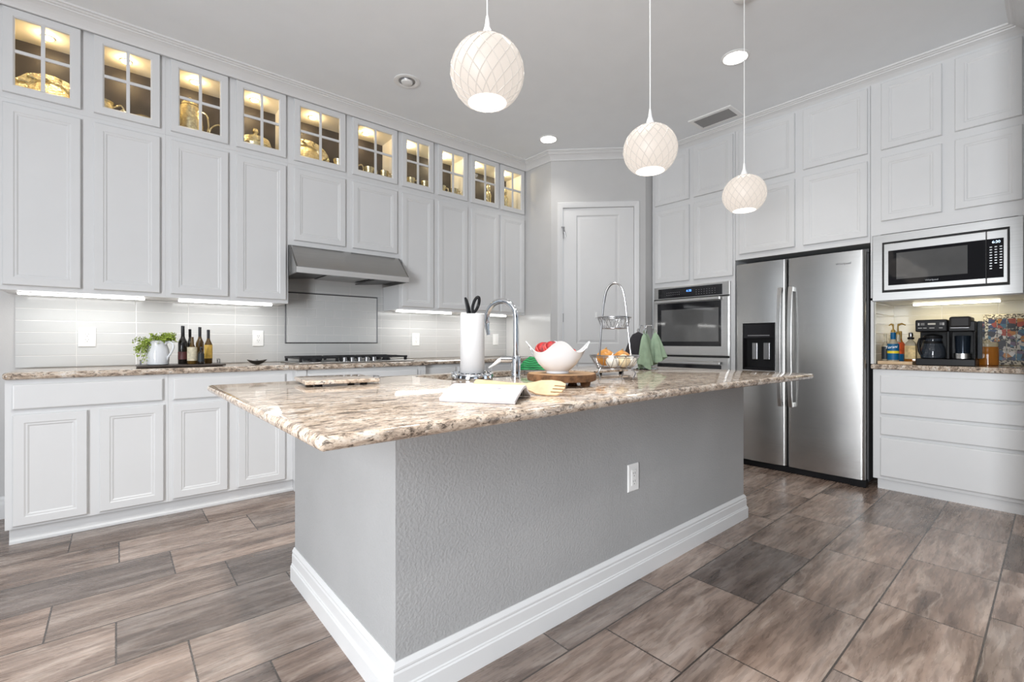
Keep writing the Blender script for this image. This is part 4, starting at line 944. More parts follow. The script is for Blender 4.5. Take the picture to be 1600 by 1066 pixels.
holloware('teacup', 'gold cup standing lower left in the seventh glass door', 'cup', 2.095, 3.942, cup, handle=ch)
holloware('sugar_bowl', 'upright gold jug on the left in the seventh glass door', 'jug', 2.030, 4.04, [(0.03, 0), (0.025, 0.01), (0.045, 0.04), (0.03, 0.09), (0.036, 0.115)], handle=ch)
holloware('teacup', 'gold cup low on the right in the seventh glass door', 'cup', 2.245, 3.942, cup, handle=ch)
holloware('teacup', 'gold cup at the left edge of the eighth glass door', 'cup', 2.430, 3.942, cup, handle=ch)
holloware('teacup', 'gold cup in the middle of the eighth glass door', 'cup', 2.575, 3.942, cup, handle=ch)
def figurine(label, x, y):
    t = thing('figurine', label, 'figurine', (x, y, SZ), 'gold-toned silver in the display cabinets')
    MB().lathe([(r_*1.15, z_*1.35) for r_, z_ in [(0.040, 0), (0.040, 0.012), (0.03, 0.02), (0.034, 0.05), (0.026, 0.09), (0.03, 0.13), (0.02, 0.155), (0.010, 0.165), (0.018, 0.18), (0.02, 0.195), (0.014, 0.212), (0.004, 0.22)]], (x, y, SZ), 20).build('figure', M['silverware'], t, smooth=True)
    MB().tube([(x-0.022, y-0.01, SZ+0.19), (x-0.05, y-0.02, SZ+0.15), (x-0.03, y-0.03, SZ+0.11)], 0.009, 8).build('arm', M['silverware'], t, smooth=True)
figurine('slim gold figurine on the right in the ninth glass door', 3.050, 3.98)
figurine('slim gold figurine on the left in the last glass door', 3.275, 3.96)

# ================================================================== THINGS ON THE ISLAND
Z = IZ+0.0005
# granite cutting slab
t = thing('granite_slab', 'granite cutting slab on little feet on the left half of the island', 'cutting board', (0.725, 2.03, Z), rz=-0.14)
sl_ = slab('slab', [(-0.145, -0.15), (0.145, -0.15), (0.145, 0.15), (-0.145, 0.15)], 0.009, 0.025, M['granite'], parent=t, rnd=0.005)
for x in (-0.09, 0.09):
    for y in (-0.11, 0.11): MB().lathe([(0.016, 0), (0.016, 0.0088)], (x, y, 0), 12).build('foot', M['black'], t, local=True)
mb = MB(); mb.tube([(0.145, 0.08, 0.017), (0.185, 0.07, 0.018), (0.195, 0.03, 0.018), (0.185, -0.01, 0.018), (0.145, -0.02, 0.017)], 0.006, 8); mb.build('end_handle', M['wire'], t, local=True, smooth=True)
# paper towels
c_ = (1.32, 1.848)
t = thing('paper_towel_holder', 'round chrome paper towel holder standing behind the open book', 'paper towel holder', (c_[0], c_[1], Z))
MB().lathe([(0.098, 0), (0.102, 0.004), (0.102, 0.020), (0.098, 0.026), (0.03, 0.027)], (c_[0], c_[1], Z), 40).build('base', M['chrome'], t, smooth=True)
mb = MB()
for k in range(22): a = 2*PI*k/22; mb.lathe([(0.001, -0.005), (0.005, -0.003), (0.006, 0), (0.005, 0.003), (0.001, 0.005)], (c_[0]+0.097*math.cos(a), c_[1]+0.097*math.sin(a), Z+0.029), 8)
mb.build('beaded_rim', M['chrome'], t, smooth=True)
MB().tube([(c_[0], c_[1], Z+0.027), (c_[0], c_[1], Z+0.300)], 0.006, 10).build('rod', M['chrome'], t)
o = MB().rings([[Vector((c_[0]+r*math.cos(2*PI*k/40), c_[1]+r*math.sin(2*PI*k/40), Z+z)) for k in range(40)] for r, z in ((0.022, 0.028), (0.058, 0.028), (0.059, 0.03), (0.059, 0.312), (0.058, 0.314), (0.022, 0.314))], close=True).build('paper_towel_roll', M['towelpaper'], smooth=True)
tag(o, 'tall white roll of paper towels on the chrome holder', 'paper towels')
# scissors standing in the roll
t = thing('scissors', 'black-handled scissors stuck upright in the paper towel roll', 'scissors', (c_[0], c_[1], Z+0.31))
ru = Vector((math.sin(PHI), -math.cos(PHI), 0)); fw = Vector((math.cos(PHI), math.sin(PHI), 0)); up = Vector((0, 0, 1)); cc = Vector((c_[0], c_[1], Z+0.302)) - fw*0.012
def rim(a, z, b=0): return cc + ru*a + up*z + fw*b
MB().tube([rim(-0.012, -0.06), rim(-0.014, 0.0), rim(-0.020, 0.04), rim(-0.028, 0.075), rim(-0.034, 0.092)], [0.010, 0.012, 0.013, 0.010, 0.006], 10, flat=0.6).build('handle', M['black'], t, smooth=True)
MB().tube([rim(0.002, -0.06), rim(0.004, 0.0), rim(0.004, 0.03)], [0.012, 0.014, 0.012], 10, flat=0.6).build('shank', M['black'], t, smooth=True)
loop = [rim(0.018+0.013*math.cos(a)+0.010*math.sin(a), 0.058+0.036*math.sin(a)) for a in [2*PI*k/20 for k in range(20)]]
MB().tube(loop, 0.0075, 8, closed=True).build('handle', M['black'], t, smooth=True)
# faucet
fc = Vector((1.509, 1.743, Z)); sd = (Vector((1.50, 1.98, 0)) - Vector((fc.x, fc.y, 0))); sd = (sd.normalized()*0.85 - ru*0.55).normalized()
t = thing('faucet', 'tall chrome gooseneck faucet with side lever beside the sink', 'faucet', fc)
MB().lathe([(0.027, 0), (0.027, 0.006), (0.024, 0.008), (0.024, 0.105), (0.022, 0.109), (0.015, 0.112)], fc, 24).build('base', M['chrome'], t, smooth=True)
r_ = 0.085; zc_ = 0.300
pts = [fc+up*z for z in (0.11, 0.16, 0.22, 0.28)] + [fc + sd*(r_-r_*math.cos(a)) + up*(zc_+r_*math.sin(a)) for a in [PI*k/14 for k in range(1, 14)]]
e = fc + sd*(2*r_) + up*zc_
pts += [e, e + sd*0.004 - up*0.02]
MB().tube(pts, 0.0145, 14).build('gooseneck', M['chrome'], t, smooth=True)
MB().tube([e - up*0.018, e + sd*0.0 - up*0.03, e - sd*0.010 - up*0.085], [0.016, 0.014, 0.010], 14).build('spray_head', M['chrome'], t, smooth=True)
lv = -ru
MB().tube([fc+up*0.092, fc+lv*0.075+up*0.092], 0.016, 14).build('lever_hub', M['chrome'], t, smooth=True)
MB().tube([fc+lv*0.062+up*0.096, fc+lv*0.085+up*0.085, fc+lv*0.115+up*0.062, fc+lv*0.135+up*0.05], [0.012, 0.011, 0.006, 0.005], 10).build('lever', M['plastic'], t, smooth=True)
# cookbook standing like a low tent
pa, pb = Vector((0.733, 1.197, Z)), Vector((0.858, 1.005, Z)); al = (pb-pa).normalized(); Lb = 0.235; bk = Vector((-al.y, al.x, 0)); 
if bk.dot(fw) < 0: bk = -bk
t = thing('cookbook', 'open white cookbook propped like a low tent at the front of the island', 'book', pa)
def bpt(s, q, z): return pa + al*s + bk*q + up*z
# page block cross-section (q, z): a sheet bundle with a curl at the ridge
topc = [(0.0, 0.010), (0.035, 0.024), (0.075, 0.037), (0.105, 0.044), (0.125, 0.044), (0.140, 0.036)]
botc = [(0.140, 0.028), (0.128, 0.036), (0.108, 0.036), (0.078, 0.029), (0.038, 0.015), (0.004, 0.0005)]
MB().rings([[bpt(s, q, z) for q, z in topc+botc] for s in (0.0, Lb)]).build('front_pages', M['paper'], t)
topc2 = [(0.128, 0.0425), (0.150, 0.034), (0.175, 0.020), (0.205, 0.006)]; botc2 = [(0.202, 0.0005), (0.172, 0.014), (0.146, 0.027), (0.126, 0.0365)]
MB().rings([[bpt(s, q, z) for q, z in topc2+botc2] for s in (0.004, Lb-0.004)]).build('back_pages', M['paper'], t)
mb = MB()
for k in range(16):
    s = 0.012+k*(Lb-0.024)/15
    mb.tube([bpt(s, 0.128+0.014*math.cos(a), 0.020+0.014*math.sin(a)) for a in [2*PI*j/12 for j in range(12)]], 0.0012, 5, closed=True)
mb.build('spiral_binding', M['black'], t, smooth=True)
mb = MB(); rnd = random.Random(5)
def surf(q):
    for (q0, z0_), (q1, z1_) in zip(topc, topc[1:]):
        if q <= q1: return z0_+(z1_-z0_)*(q-q0)/(q1-q0)
    return topc[-1][1]
for k in range(11):                       # lines of print run across the page
    s0 = 0.02+0.018*k; q = 0.022; 
    while q < 0.092:
        L_ = rnd.uniform(0.008, 0.018); q1 = min(q+L_, 0.096)
        mb.add([bpt(s0, q, surf(q)+0.0006), bpt(s0+0.0016, q, surf(q)+0.0006), bpt(s0+0.0016, q1, surf(q1)+0.0006), bpt(s0, q1, surf(q1)+0.0006)], [(0, 1, 2, 3)]); q = q1+0.004
    if k in (3, 8): continue
mb.build('printed_text', M['ink'], t)
mb = MB(); mb.add([bpt(0.155, 0.070, surf(0.07)+0.0007), bpt(0.170, 0.068, surf(0.068)+0.0007), bpt(0.172, 0.078, surf(0.078)+0.0007), bpt(0.157, 0.080, surf(0.08)+0.0007)], [(0, 1, 2, 3)]); mb.build('printed_picture', M['ink'], t)
# wooden fork leaning behind the book
t = thing('wooden_fork', 'pale wooden serving fork lying behind the open book', 'utensil', (1.10, 1.20, Z))
h0 = Vector((1.010, 1.330, Z+0.018)); h1 = Vector((1.100, 1.125, Z+0.012)); ax = (h1-h0).normalized()
side = (fw*0.80 + up*0.60); side = (side - ax*side.dot(ax)).normalized(); nn_ = ax.cross(side).normalized()
h0 = Vector((0.985, 1.365, Z+0.022)); Lh = 0.175
def fp(s, b, d=0.0): return h0 + ax*s*1.22 + side*b*1.05 + nn_*d
def outline_strip(mbx, O, th):
    mbx.rings([[fp(s, b, d) for s, b in O] for d in (-th, th)])
mb = MB()
O = [(0.0, -0.011), (0.006, -0.014), (0.12, -0.010), (0.165, -0.012), (0.19, -0.022), (0.205, -0.030), (0.235, -0.033)] + [(0.265, -0.030), (0.272, -0.024), (0.272, -0.022), (0.245, -0.021), (0.245, -0.016), (0.276, -0.015), (0.278, -0.008), (0.247, -0.007), (0.247, -0.002), (0.280, -0.001), (0.281, 0.006), (0.249, 0.007), (0.249, 0.012), (0.280, 0.013), (0.278, 0.022), (0.262, 0.031), (0.235, 0.034), (0.205, 0.030), (0.19, 0.022), (0.165, 0.012), (0.12, 0.010), (0.006, 0.014), (0.0, 0.011)]
outline_strip(mb, O, 0.003)
fk = mb.build('fork', M['bamboo'], t)
zmin = min((fk.location + t.location + Vector(v.co)).z for v in fk.data.vertices)
t.location.z += Z - zmin + 0.0
MB().tube([fp(0.016, 0, 0.0031), fp(0.016, 0, 0.0036)], 0.004, 12).build('hanging_hole', M['dark'], t)
# wood slice stand
bc = Vector((1.409, 1.336, Z)); R0 = 0.142
t = thing('wood_slice_stand', 'round wood-slice stand with bark edge on short legs under the bowl', 'stand', bc)
n = 48
def wob(k): a = 2*PI*k/n; return R0*(1+0.02*math.sin(3*a+1)+0.012*math.sin(7*a))
def ring(f, z): return [bc + Vector((wob(k)*f*math.cos(2*PI*k/n), wob(k)*f*math.sin(2*PI*k/n), z)) for k in range(n)]
M['slice'] = mat('cut_wood', (0.50, 0.30, 0.15), 0.5, var=0.2, vscale=14)
M['bark'] = mat('bark', (0.15, 0.075, 0.035), 0.9, var=0.5, vscale=40, bump=0.9, bscale=90)
MB().rings([ring(0.97, 0.0225), ring(0.97, 0.0495), ring(0.5, 0.05)]).build('slice', M['slice'], t)
MB().rings([ring(0.975, 0.020), ring(1.0, 0.022), ring(1.01, 0.034), ring(1.0, 0.047), ring(0.972, 0.0492), ring(0.972, 0.021)], close=True).build('bark_edge', M['bark'], t, smooth=True)
for k in range(4):
    a = 0.3+PI/2*k; MB().lathe([(0.018, 0), (0.020, 0.01), (0.022, 0.0222)], bc+Vector((0.105*math.cos(a), 0.105*math.sin(a), 0)), 14).build('leg', M['bark'], t, smooth=True)
# white four-cornered bowl
bz = Z+0.0502; bw = Vector((1.378, 1.331, bz)); n = 64; a0 = PHI+PI   # one peak faces the camera
def brim(s, z, pk):
    out = []
    for k in range(n):
        a = 2*PI*k/n; c4 = (0.5+0.5*math.cos(4*(a-a0)))**1.4
        r = s*(1+0.17*pk*c4); out.append(bw + Vector((r*math.cos(a), r*math.sin(a), z + 0.044*pk*c4)))
    return out
t = thing('bowl', 'white ceramic bowl with four pointed corners on the wood slice', 'bowl', bw)
MB().rings([brim(0.042, 0, 0), brim(0.046, 0.001, 0), brim(0.046, 0.010, 0), brim(0.052, 0.014, 0), brim(0.078, 0.036, 0.1), brim(0.098, 0.062, 0.45), brim(0.111, 0.086, 1.0), brim(0.113, 0.0875, 1.0), brim(0.110, 0.088, 1.0), brim(0.093, 0.064, 0.45), brim(0.072, 0.040, 0.1), brim(0.03, 0.020, 0)]).build('body', M['ceramic'], t, smooth=True)
M['redball'] = mat('dried_red_petals', (0.30, 0.010, 0.012), 0.5, var=0.7, vscale=55, bump=0.8, bscale=70)
def ball(label, off, r):
    c = bw + off; t = thing('decorative_ball', label, 'decorative ball', c, 'red balls in the white bowl'); mb = MB()
    R = []; n2 = 20
    for i in range(1, 14):
        ph = PI*i/14; R.append([c + Vector((math.sin(ph)*math.cos(2*PI*k/n2), math.sin(ph)*math.sin(2*PI*k/n2), -math.cos(ph)))*r*(1+0.05*math.sin(5*2*PI*k/n2+i*1.3)) for k in range(n2)])
    mb.rings(R).build('core', M['redball'], t, smooth=True)
    mb = MB()
    for j in range(3):
        u_ = Vector((math.cos(j*1.1), math.sin(j*1.1), 0.3*j)).normalized(); v_ = u_.orthogonal().normalized()
        mb.tube([c + (u_*math.cos(a)+v_*math.sin(a))*r*1.03 for a in [2*PI*k/24 for k in range(24)]], r*0.10, 6, closed=True)
    mb.build('ribbon', mat('pale_curl', (0.48, 0.06, 0.05), 0.5, var=0.4), t, smooth=True)
ball('red curled ball on the left in the white bowl', -ru*0.055+fw*0.015+up*0.094, 0.033)
ball('red curled ball at the front in the white bowl', -ru*0.026-fw*0.046+up*0.100, 0.031)
ball('red curled ball toward the middle in the white bowl', ru*0.012+fw*0.030+up*0.096, 0.032)
ball('red curled ball low on the right in the white bowl, barely showing', ru*0.050+fw*0.01+up*0.078, 0.027)
# green pot scrubber caddy behind the faucet
gc = Vector((1.80, 1.93, Z))
t = thing('dish_cloth', 'green cloth with wavy white lines folded in a peak behind the faucet', 'cloth', gc)
M['greencloth'] = None
m_, nt_, b_ = newmat('green_wave_cloth'); tc_ = N(nt_, 'ShaderNodeTexCoord'); wv = N(nt_, 'ShaderNodeTexWave'); wv.bands_direction = 'Z'
wv.inputs['Scale'].default_value = 26; wv.inputs['Distortion'].default_value = 3.0; wv.inputs['Detail'].default_value = 0; wv.inputs['Detail Scale'].default_value = 1.6
nt_.links.new(tc_.outputs['Object'], wv.inputs['Vector']); rp = ramp(nt_, [(0.0, (0.0, 0.07, 0.02)), (0.25, (0.0, 0.19, 0.045)), (0.82, (0.003, 0.21, 0.05)), (0.95, (0.04, 0.36, 0.13))]); nt_.links.new(wv.outputs['Color'], rp.inputs['Fac'])
nt_.links.new(rp.outputs[0], b_.inputs['Base Color']); b_.inputs['Roughness'].default_value = 0.7; M['greencloth'] = m_
G3 = lambda a, z, d=0: gc + ru*a + up*z + fw*d
prof_g = [(-0.085, 0.026), (-0.055, 0.072), (-0.02, 0.098), (0.03, 0.092), (0.085, 0.060), (0.125, 0.030)]
R = [[G3(a, z, -0.02*(1-abs(a)*3)), G3(a, 0.022, -0.05), G3(a, 0.022, 0.045), G3(a, z*0.97, 0.02*(1-abs(a)*3))] for a, z in prof_g]
MB().rings(R).build('cloth', M['greencloth'], t)
t = thing('wire_dish_rack', 'low wire rack under the green wavy cloth', 'rack', gc)
mb = MB()
for z in (0.004, 0.021): mb.tube([G3(-0.10, z, -0.06), G3(0.14, z, -0.06), G3(0.14, z, 0.055), G3(-0.10, z, 0.055)], 0.0022, 6, closed=True)
for k in range(13): mb.tube([G3(-0.095+0.019*k, 0.004, -0.06), G3(-0.095+0.019*k, 0.020, -0.06)], 0.0014, 5)
for k in range(7): mb.tube([G3(-0.09+0.036*k, 0.0205, -0.06), G3(-0.09+0.036*k, 0.0205, 0.055)], 0.0012, 5)
mb.build('wires', M['wire'], t, smooth=True)

# two-tier wire basket
kc = Vector((1.845, 1.400, Z))
t = thing('tiered_basket', 'two-tier wire fruit basket with tall looped handle on the island', 'basket', kc)
def K(a, z, d=0): return kc + ru*a + up*z + fw*d
def tier(name, r0, z0_, r1, z1_, nv):
    mb = MB(); N_ = 36
    for r, z, w_ in ((r0, z0_, 0.0026), (r1, z1_, 0.003), (r1*0.985, z1_-0.008, 0.0016)): mb.tube([kc+Vector((r*math.cos(2*PI*k/N_), r*math.sin(2*PI*k/N_), z)) for k in range(N_)], w_, 6, closed=True)
    for k in range(nv):
        a = 2*PI*k/nv; b_ = a+PI/nv
        for e_ in (b_, a-PI/nv): mb.tube([kc+Vector((r0*math.cos(a), r0*math.sin(a), z0_)), kc+Vector((r1*math.cos(e_), r1*math.sin(e_), z1_))], 0.0014, 5)
    for k in range(-4, 5):
        x = r0*k/4.6; hgt = math.sqrt(max(0, r0*r0-x*x)); mb.tube([kc+Vector((x, -hgt, z0_)), kc+Vector((x, hgt, z0_))], 0.0012, 5)
    return mb.build(name, M['wire'], t, smooth=True)
tier('lower_basket', 0.083, 0.052, 0.118, 0.113, 14); tier('upper_basket', 0.060, 0.245, 0.080, 0.298, 12)
hp = [K(-0.075, 0.113), K(-0.070, 0.20), K(-0.062, 0.30), K(-0.052, 0.385), K(-0.040, 0.430), K(-0.020, 0.456), K(0.002, 0.462), K(0.022, 0.452), K(0.038, 0.425), K(0.050, 0.36), K(0.056, 0.30), K(0.066, 0.20), K(0.076, 0.113)]
hp = smooth([p + fw*(-0.02) for p in hp], 4)
MB().tube(hp, 0.0042, 8).build('handle', M['wire'], t, smooth=True)
MB().tube(hp[11:25], 0.0058, 8).build('grip', M['wire'], t, smooth=True)
for a, d in ((-0.085, -0.05), (0.085, -0.05), (-0.06, 0.075), (0.06, 0.075)):
    MB().tube([K(a*0.85, 0.055, d*0.85), K(a*1.05, 0.030, d*1.05), K(a*0.9, 0.0032, d*1.1)], 0.003, 6).build('leg', M['wire'], t, smooth=True)
M['onion'] = mat('yellow_onion_skin', (0.62, 0.27, 0.05), 0.35, var=0.35, vscale=22)
M['garlic'] = mat('garlic_skin', (0.80, 0.76, 0.68), 0.5, var=0.10, vscale=30)
M['paleonion'] = mat('pale_onion_skin', (0.76, 0.62, 0.40), 0.35, var=0.2, vscale=25)
M['roots'] = mat('dry_root', (0.35, 0.22, 0.10), 0.8)
def bulb(name, label, cat, a, z, d, r, m, lobes=0, sq=0.92, grp=None, tilt=0.0):
    c = K(a, z, d); t = thing(name, label, cat, c, grp); n2 = 28; R = []
    for i in range(1, 20):
        ph = PI*i/20; s = math.sin(ph)**(0.95); zz = -math.cos(ph)*sq
        if ph > PI*0.72: f = (ph-PI*0.72)/(PI*0.28); s *= 1-0.25*f; zz += (0.24 if lobes else 0.08)*f*f
        R.append([c + Vector((s*math.cos(2*PI*k/n2), s*math.sin(2*PI*k/n2), zz))*r*(1+(0.07*abs(math.cos(lobes*PI*k/n2))*math.sin(ph) if lobes else 0)) for k in range(n2)])
    MB().rings(R).build('body', m, t, smooth=True)
    MB().tube([c+up*r*(1.10 if lobes else 0.92), c+up*r*(1.25 if lobes else 1.04)+ru*r*0.06, c+up*r*(1.38 if lobes else 1.14)+ru*r*0.16], [r*0.14, r*0.10, r*0.05], 7).build('stem', M['roots'] if not lobes else M['garlic'], t, smooth=True)
    return t
gg = 'bulbs in the wire basket'
bulb('onion', 'big orange-skinned onion at the back left of the wire basket', 'onion', -0.034, 0.101, 0.044, 0.044, M['onion'], grp=gg)
bulb('onion', 'orange-skinned onion at the back right of the wire basket', 'onion', 0.044, 0.098, 0.030, 0.041, M['onion'], grp=gg)
bulb('garlic', 'white garlic bulb at the front left of the wire basket', 'garlic', -0.020, 0.084, -0.050, 0.030, M['garlic'], lobes=9, grp=gg)
bulb('onion', 'pale yellow onion at the front middle of the wire basket', 'onion', 0.036, 0.088, -0.038, 0.033, M['paleonion'], grp=gg)
bulb('garlic', 'white garlic bulb at the front right of the wire basket', 'garlic', 0.074, 0.086, -0.022, 0.027, M['garlic'], lobes=8, grp=gg)

# small board with dark feet behind the wood slice
t = thing('trivet', 'thin granite trivet on dark feet behind the wire basket', 'trivet', (2.02, 1.66, Z))
slab('slab', [(-0.16, -0.10), (0.16, -0.10), (0.16, 0.10), (-0.16, 0.10)], 0.016, 0.028, M['granite'], parent=t, rnd=0.004)
for x in (-0.13, 0.13):
    for y in (-0.075, 0.075): MB().lathe([(0.013, 0), (0.013, 0.0158)], (x, y, 0), 12).build('foot', M['black'], t, local=True)

# chrome towel stand
tc = Vector((2.661, 1.774, Z))
t = thing('towel_stand', 'chrome stand with hooks hung with dish towels at the island end', 'towel stand', tc)
MB().lathe([(0.085, 0), (0.088, 0.003), (0.084, 0.008), (0.02, 0.013), (0.008, 0.02)], tc, 32).build('base', M['chrome'], t, smooth=True)
MB().tube([tc+up*0.015, tc+up*0.29], 0.006, 10).build('pole', M['chrome'], t, smooth=True)
def T(a, z, d=0): return tc + ru*a + up*z + fw*d
hooks = [(-0.042, -0.026), (-0.022, -0.070), (0.052, -0.012), (0.024, 0.062)]
for a, d in hooks:
    MB().tube([T(0, 0.255), T(a*0.3, 0.288, d*0.3), T(a*0.8, 0.288, d*0.8), T(a, 0.262, d), T(a*1.06, 0.246, d*1.06), T(a*1.2, 0.240, d*1.2), T(a*1.32, 0.252, d*1.32)], 0.0028, 8).build('hook', M['chrome'], t, smooth=True)
M['sage'] = mat('sage_green_cloth', (0.24, 0.33, 0.235), 0.9, var=0.12, vscale=25, bump=0.4, bscale=300)
M['blackcloth'] = mat('black_cloth', (0.018, 0.017, 0.02), 0.9, var=0.3, bump=0.4, bscale=200)
def towel(label, a, d, top, bot, wa, wd, m, seed, skew=0.0, loop=True):
    c = T(a, 0, d); t = thing('dish_towel', label, 'towel', T(a, top, d), 'towels on the chrome stand'); rnd = random.Random(seed); n2 = 40; R = []
    ph = [rnd.uniform(0, 6.28) for _ in range(4)]
    for i in range(13):
        q = i/12; z = top+(bot-top)*q; s = 0.08+0.92*q**(0.36 if m is M['blackcloth'] else 0.55); ring_ = []
        for k in range(n2):
            an = 2*PI*k/n2; f = 1+0.24*q*math.sin(4*an+ph[0])+0.12*q*math.sin(7*an+ph[1]); zz = z + 0.018*q*math.sin(2*an+ph[2])
            ring_.append(T(a + skew*q + wa*s*f*math.cos(an), zz, d + wd*s*f*math.sin(an)))
        R.append(ring_)
    R += [[p.lerp(T(a+skew, bot+0.02, d), 0.10) for p in R[-1]], [p.lerp(T(a+skew*0.9, bot+0.06, d), 0.25) for p in R[-2]]]
    MB().rings(R).build('cloth', m, t, smooth=True)
    if loop: MB().tube([T(a, top-0.006, d), T(a-0.006, top+0.012, d), T(a, top+0.022, d), T(a+0.006, top+0.012, d), T(a+0.001, top-0.006, d)], 0.002, 6).build('hanging_loop', m, t)
towel('black mitt hanging on the left hook of the chrome stand', -0.050, -0.030, 0.244, 0.070, 0.080, 0.032, M['blackcloth'], 1, -0.006)
towel('sage green towel hanging in front, between the black mitt and the other towels', -0.030, -0.094, 0.232, 0.020, 0.046, 0.024, M['sage'], 2, 0.004)
towel('sage green towel hanging on the right hook of the chrome stand', 0.066, -0.016, 0.240, 0.062, 0.052, 0.036, M['sage'], 3, 0.014)
towel('sage green towel hanging behind on the far hook of the chrome stand', 0.034, 0.086, 0.240, 0.024, 0.058, 0.034, M['sage'], 4, 0.006)

# ================================================================== THE COFFEE STATION
t = thing('wooden_tray', 'small honey-coloured wooden tray holding the syrup and spirit bottles', 'tray', (4.42, 0.775, CT))
mb = MB(); mb.box(4.285, 0.670, CT, 4.56, 0.866, CT+0.008); 
for q in ((4.285, 0.670, 4.56, 0.678), (4.285, 0.858, 4.56, 0.866), (4.285, 0.678, 4.293, 0.858), (4.552, 0.678, 4.56, 0.858)): mb.box(q[0], q[1], CT+0.008, q[2], q[3], CT+0.022)
mb.build('tray', M['bamboo'], t)
WZ = CT+0.0085
M['syrupglass'] = mat('pale_syrup_glass', (0.62, 0.55, 0.40), 0.06, var=0.15, trans=0.4)
M['labelblue'] = mat('blue_label', (0.0, 0.10, 0.24), 0.5, var=0.1)
M['labelyellow'] = mat('yellow_band', (0.80, 0.62, 0.03), 0.5)
M['labelred'] = mat('red_orange_label', (0.62, 0.09, 0.02), 0.5, var=0.4, vscale=50)
M['labelpale'] = mat('parchment_label', (0.66, 0.50, 0.24), 0.6, var=0.25, vscale=45)
M['goldpump'] = mat('gold_pump', (0.42, 0.27, 0.07), 0.35, 0.4)
M['amber'] = mat('amber_liquor', (0.34, 0.12, 0.015), 0.06, var=0.2)
def pump(t, x, y, z, h, dr):
    MB().tube([(x, y, z), (x, y, z+h)], 0.0045, 8).build('pump_stem', M['goldpump'], t, smooth=True)
    MB().tube([(x, y, z+h-0.004), (x+dr[0]*0.5, y+dr[1]*0.5, z+h+0.005), (x+dr[0], y+dr[1], z+h-0.006)], [0.009, 0.006, 0.004], 8).build('pump_head', M['goldpump'], t, smooth=True)
    MB().lathe([(0.014, 0), (0.014, 0.012), (0.006, 0.022)], (x, y, z), 14).build('pump_collar', M['goldpump'], t, smooth=True)
t = bottle('syrup bottle with a blue and yellow label and a gold pump', 4.335, 0.785, WZ, 0.034, 0.225, M['syrupglass'], M['labelblue'], 0.10, 0.62, (0.76, 0.99), neck=0.34, group='bottles on the honey-coloured tray', capmat=M['labelblue'], nr=0.40)
MB().lathe([(0.0345, 0), (0.0352, 0), (0.0352, 0.018), (0.0345, 0.018)], (4.335, 0.785, WZ+0.070), 24, False, False).build('yellow_band', M['labelyellow'], t, smooth=True)
text('label_lettering', 'Torani', 0.026, (4.335-0.0358, 0.785+0.006, WZ+0.115), (0.15, -1, 0.12), (0, 0.12, 1), M['plastic'], t, shear=0.25)
pump(t, 4.335, 0.785, WZ+0.224, 0.055, (-0.01, 0.022))
t = bottle('syrup bottle with a red-orange label and a long gold pump', 4.435, 0.775, WZ, 0.034, 0.215, M['syrupglass'], M['labelred'], 0.30, 0.70, None, neck=0.34, group='bottles on the honey-coloured tray', nr=0.40)
MB().lathe([(0.0345, 0), (0.0352, 0), (0.0352, 0.055), (0.0345, 0.055)], (4.435, 0.775, WZ+0.010), 24, False, False).build('blue_band', M['labelblue'], t, smooth=True)
pump(t, 4.435, 0.775, WZ+0.208, 0.075, (0.0, -0.045))
bottle('slim clear bottle with a gold cap at the left edge of the honey-coloured tray', 4.375, 0.838, WZ, 0.022, 0.215, M['syrupglass'], M['labelblack'], 0.12, 0.55, (0.72, 1.0), group='bottles on the honey-coloured tray', capmat=M['labelcream'])
bottle('amber bottle with an orange neck behind the red-labelled syrup', 4.515, 0.775, WZ, 0.026, 0.235, M['amber'], M['labelred'], 0.3, 0.6, (0.75, 1.0), group='bottles on the honey-coloured tray', capmat=M['goldpump'])
# square spirit bottle with stopper
x, y = 4.47, 0.707
t = thing('spirit_bottle', 'square glass spirit bottle with parchment label and black stopper collar', 'bottle', (x, y, WZ), 'bottles on the honey-coloured tray')
def sq(r, z, rr=0.35): 
    out = []
    for k in range(24):
        a = 2*PI*k/24; c4 = max(abs(math.cos(a)), abs(math.sin(a))); f = (1-rr)/c4 + rr
        out.append(Vector((x+r*f*math.cos(a), y+r*f*math.sin(a), WZ+z)))
    return out
MB().rings([sq(0.030, 0), sq(0.033, 0.004), sq(0.033, 0.13), sq(0.028, 0.148), sq(0.014, 0.165, 1), sq(0.012, 0.19, 1)]).build('glass_body', M['syrupglass'], t, smooth=True)
MB().rings([sq(0.0336, 0.03), sq(0.0342, 0.03), sq(0.0342, 0.125), sq(0.0336, 0.125)], close=True).build('label', M['labelpale'], t, smooth=True)
MB().rings([sq(0.0335, 0.006), sq(0.0339, 0.006), sq(0.0339, 0.028), sq(0.0335, 0.028)], close=True).build('liquor_band', M['amber'], t, smooth=True)
MB().lathe([(0.018, 0.172), (0.020, 0.175), (0.020, 0.186), (0.013, 0.190)], (x, y, WZ), 18).build('collar', M['black'], t, smooth=True)
MB().lathe([(0.013, 0.1905), (0.014, 0.195), (0.014, 0.212), (0.011, 0.222), (0.004, 0.224)], (x, y, WZ), 18).build('stopper', M['wire'], t, smooth=True)

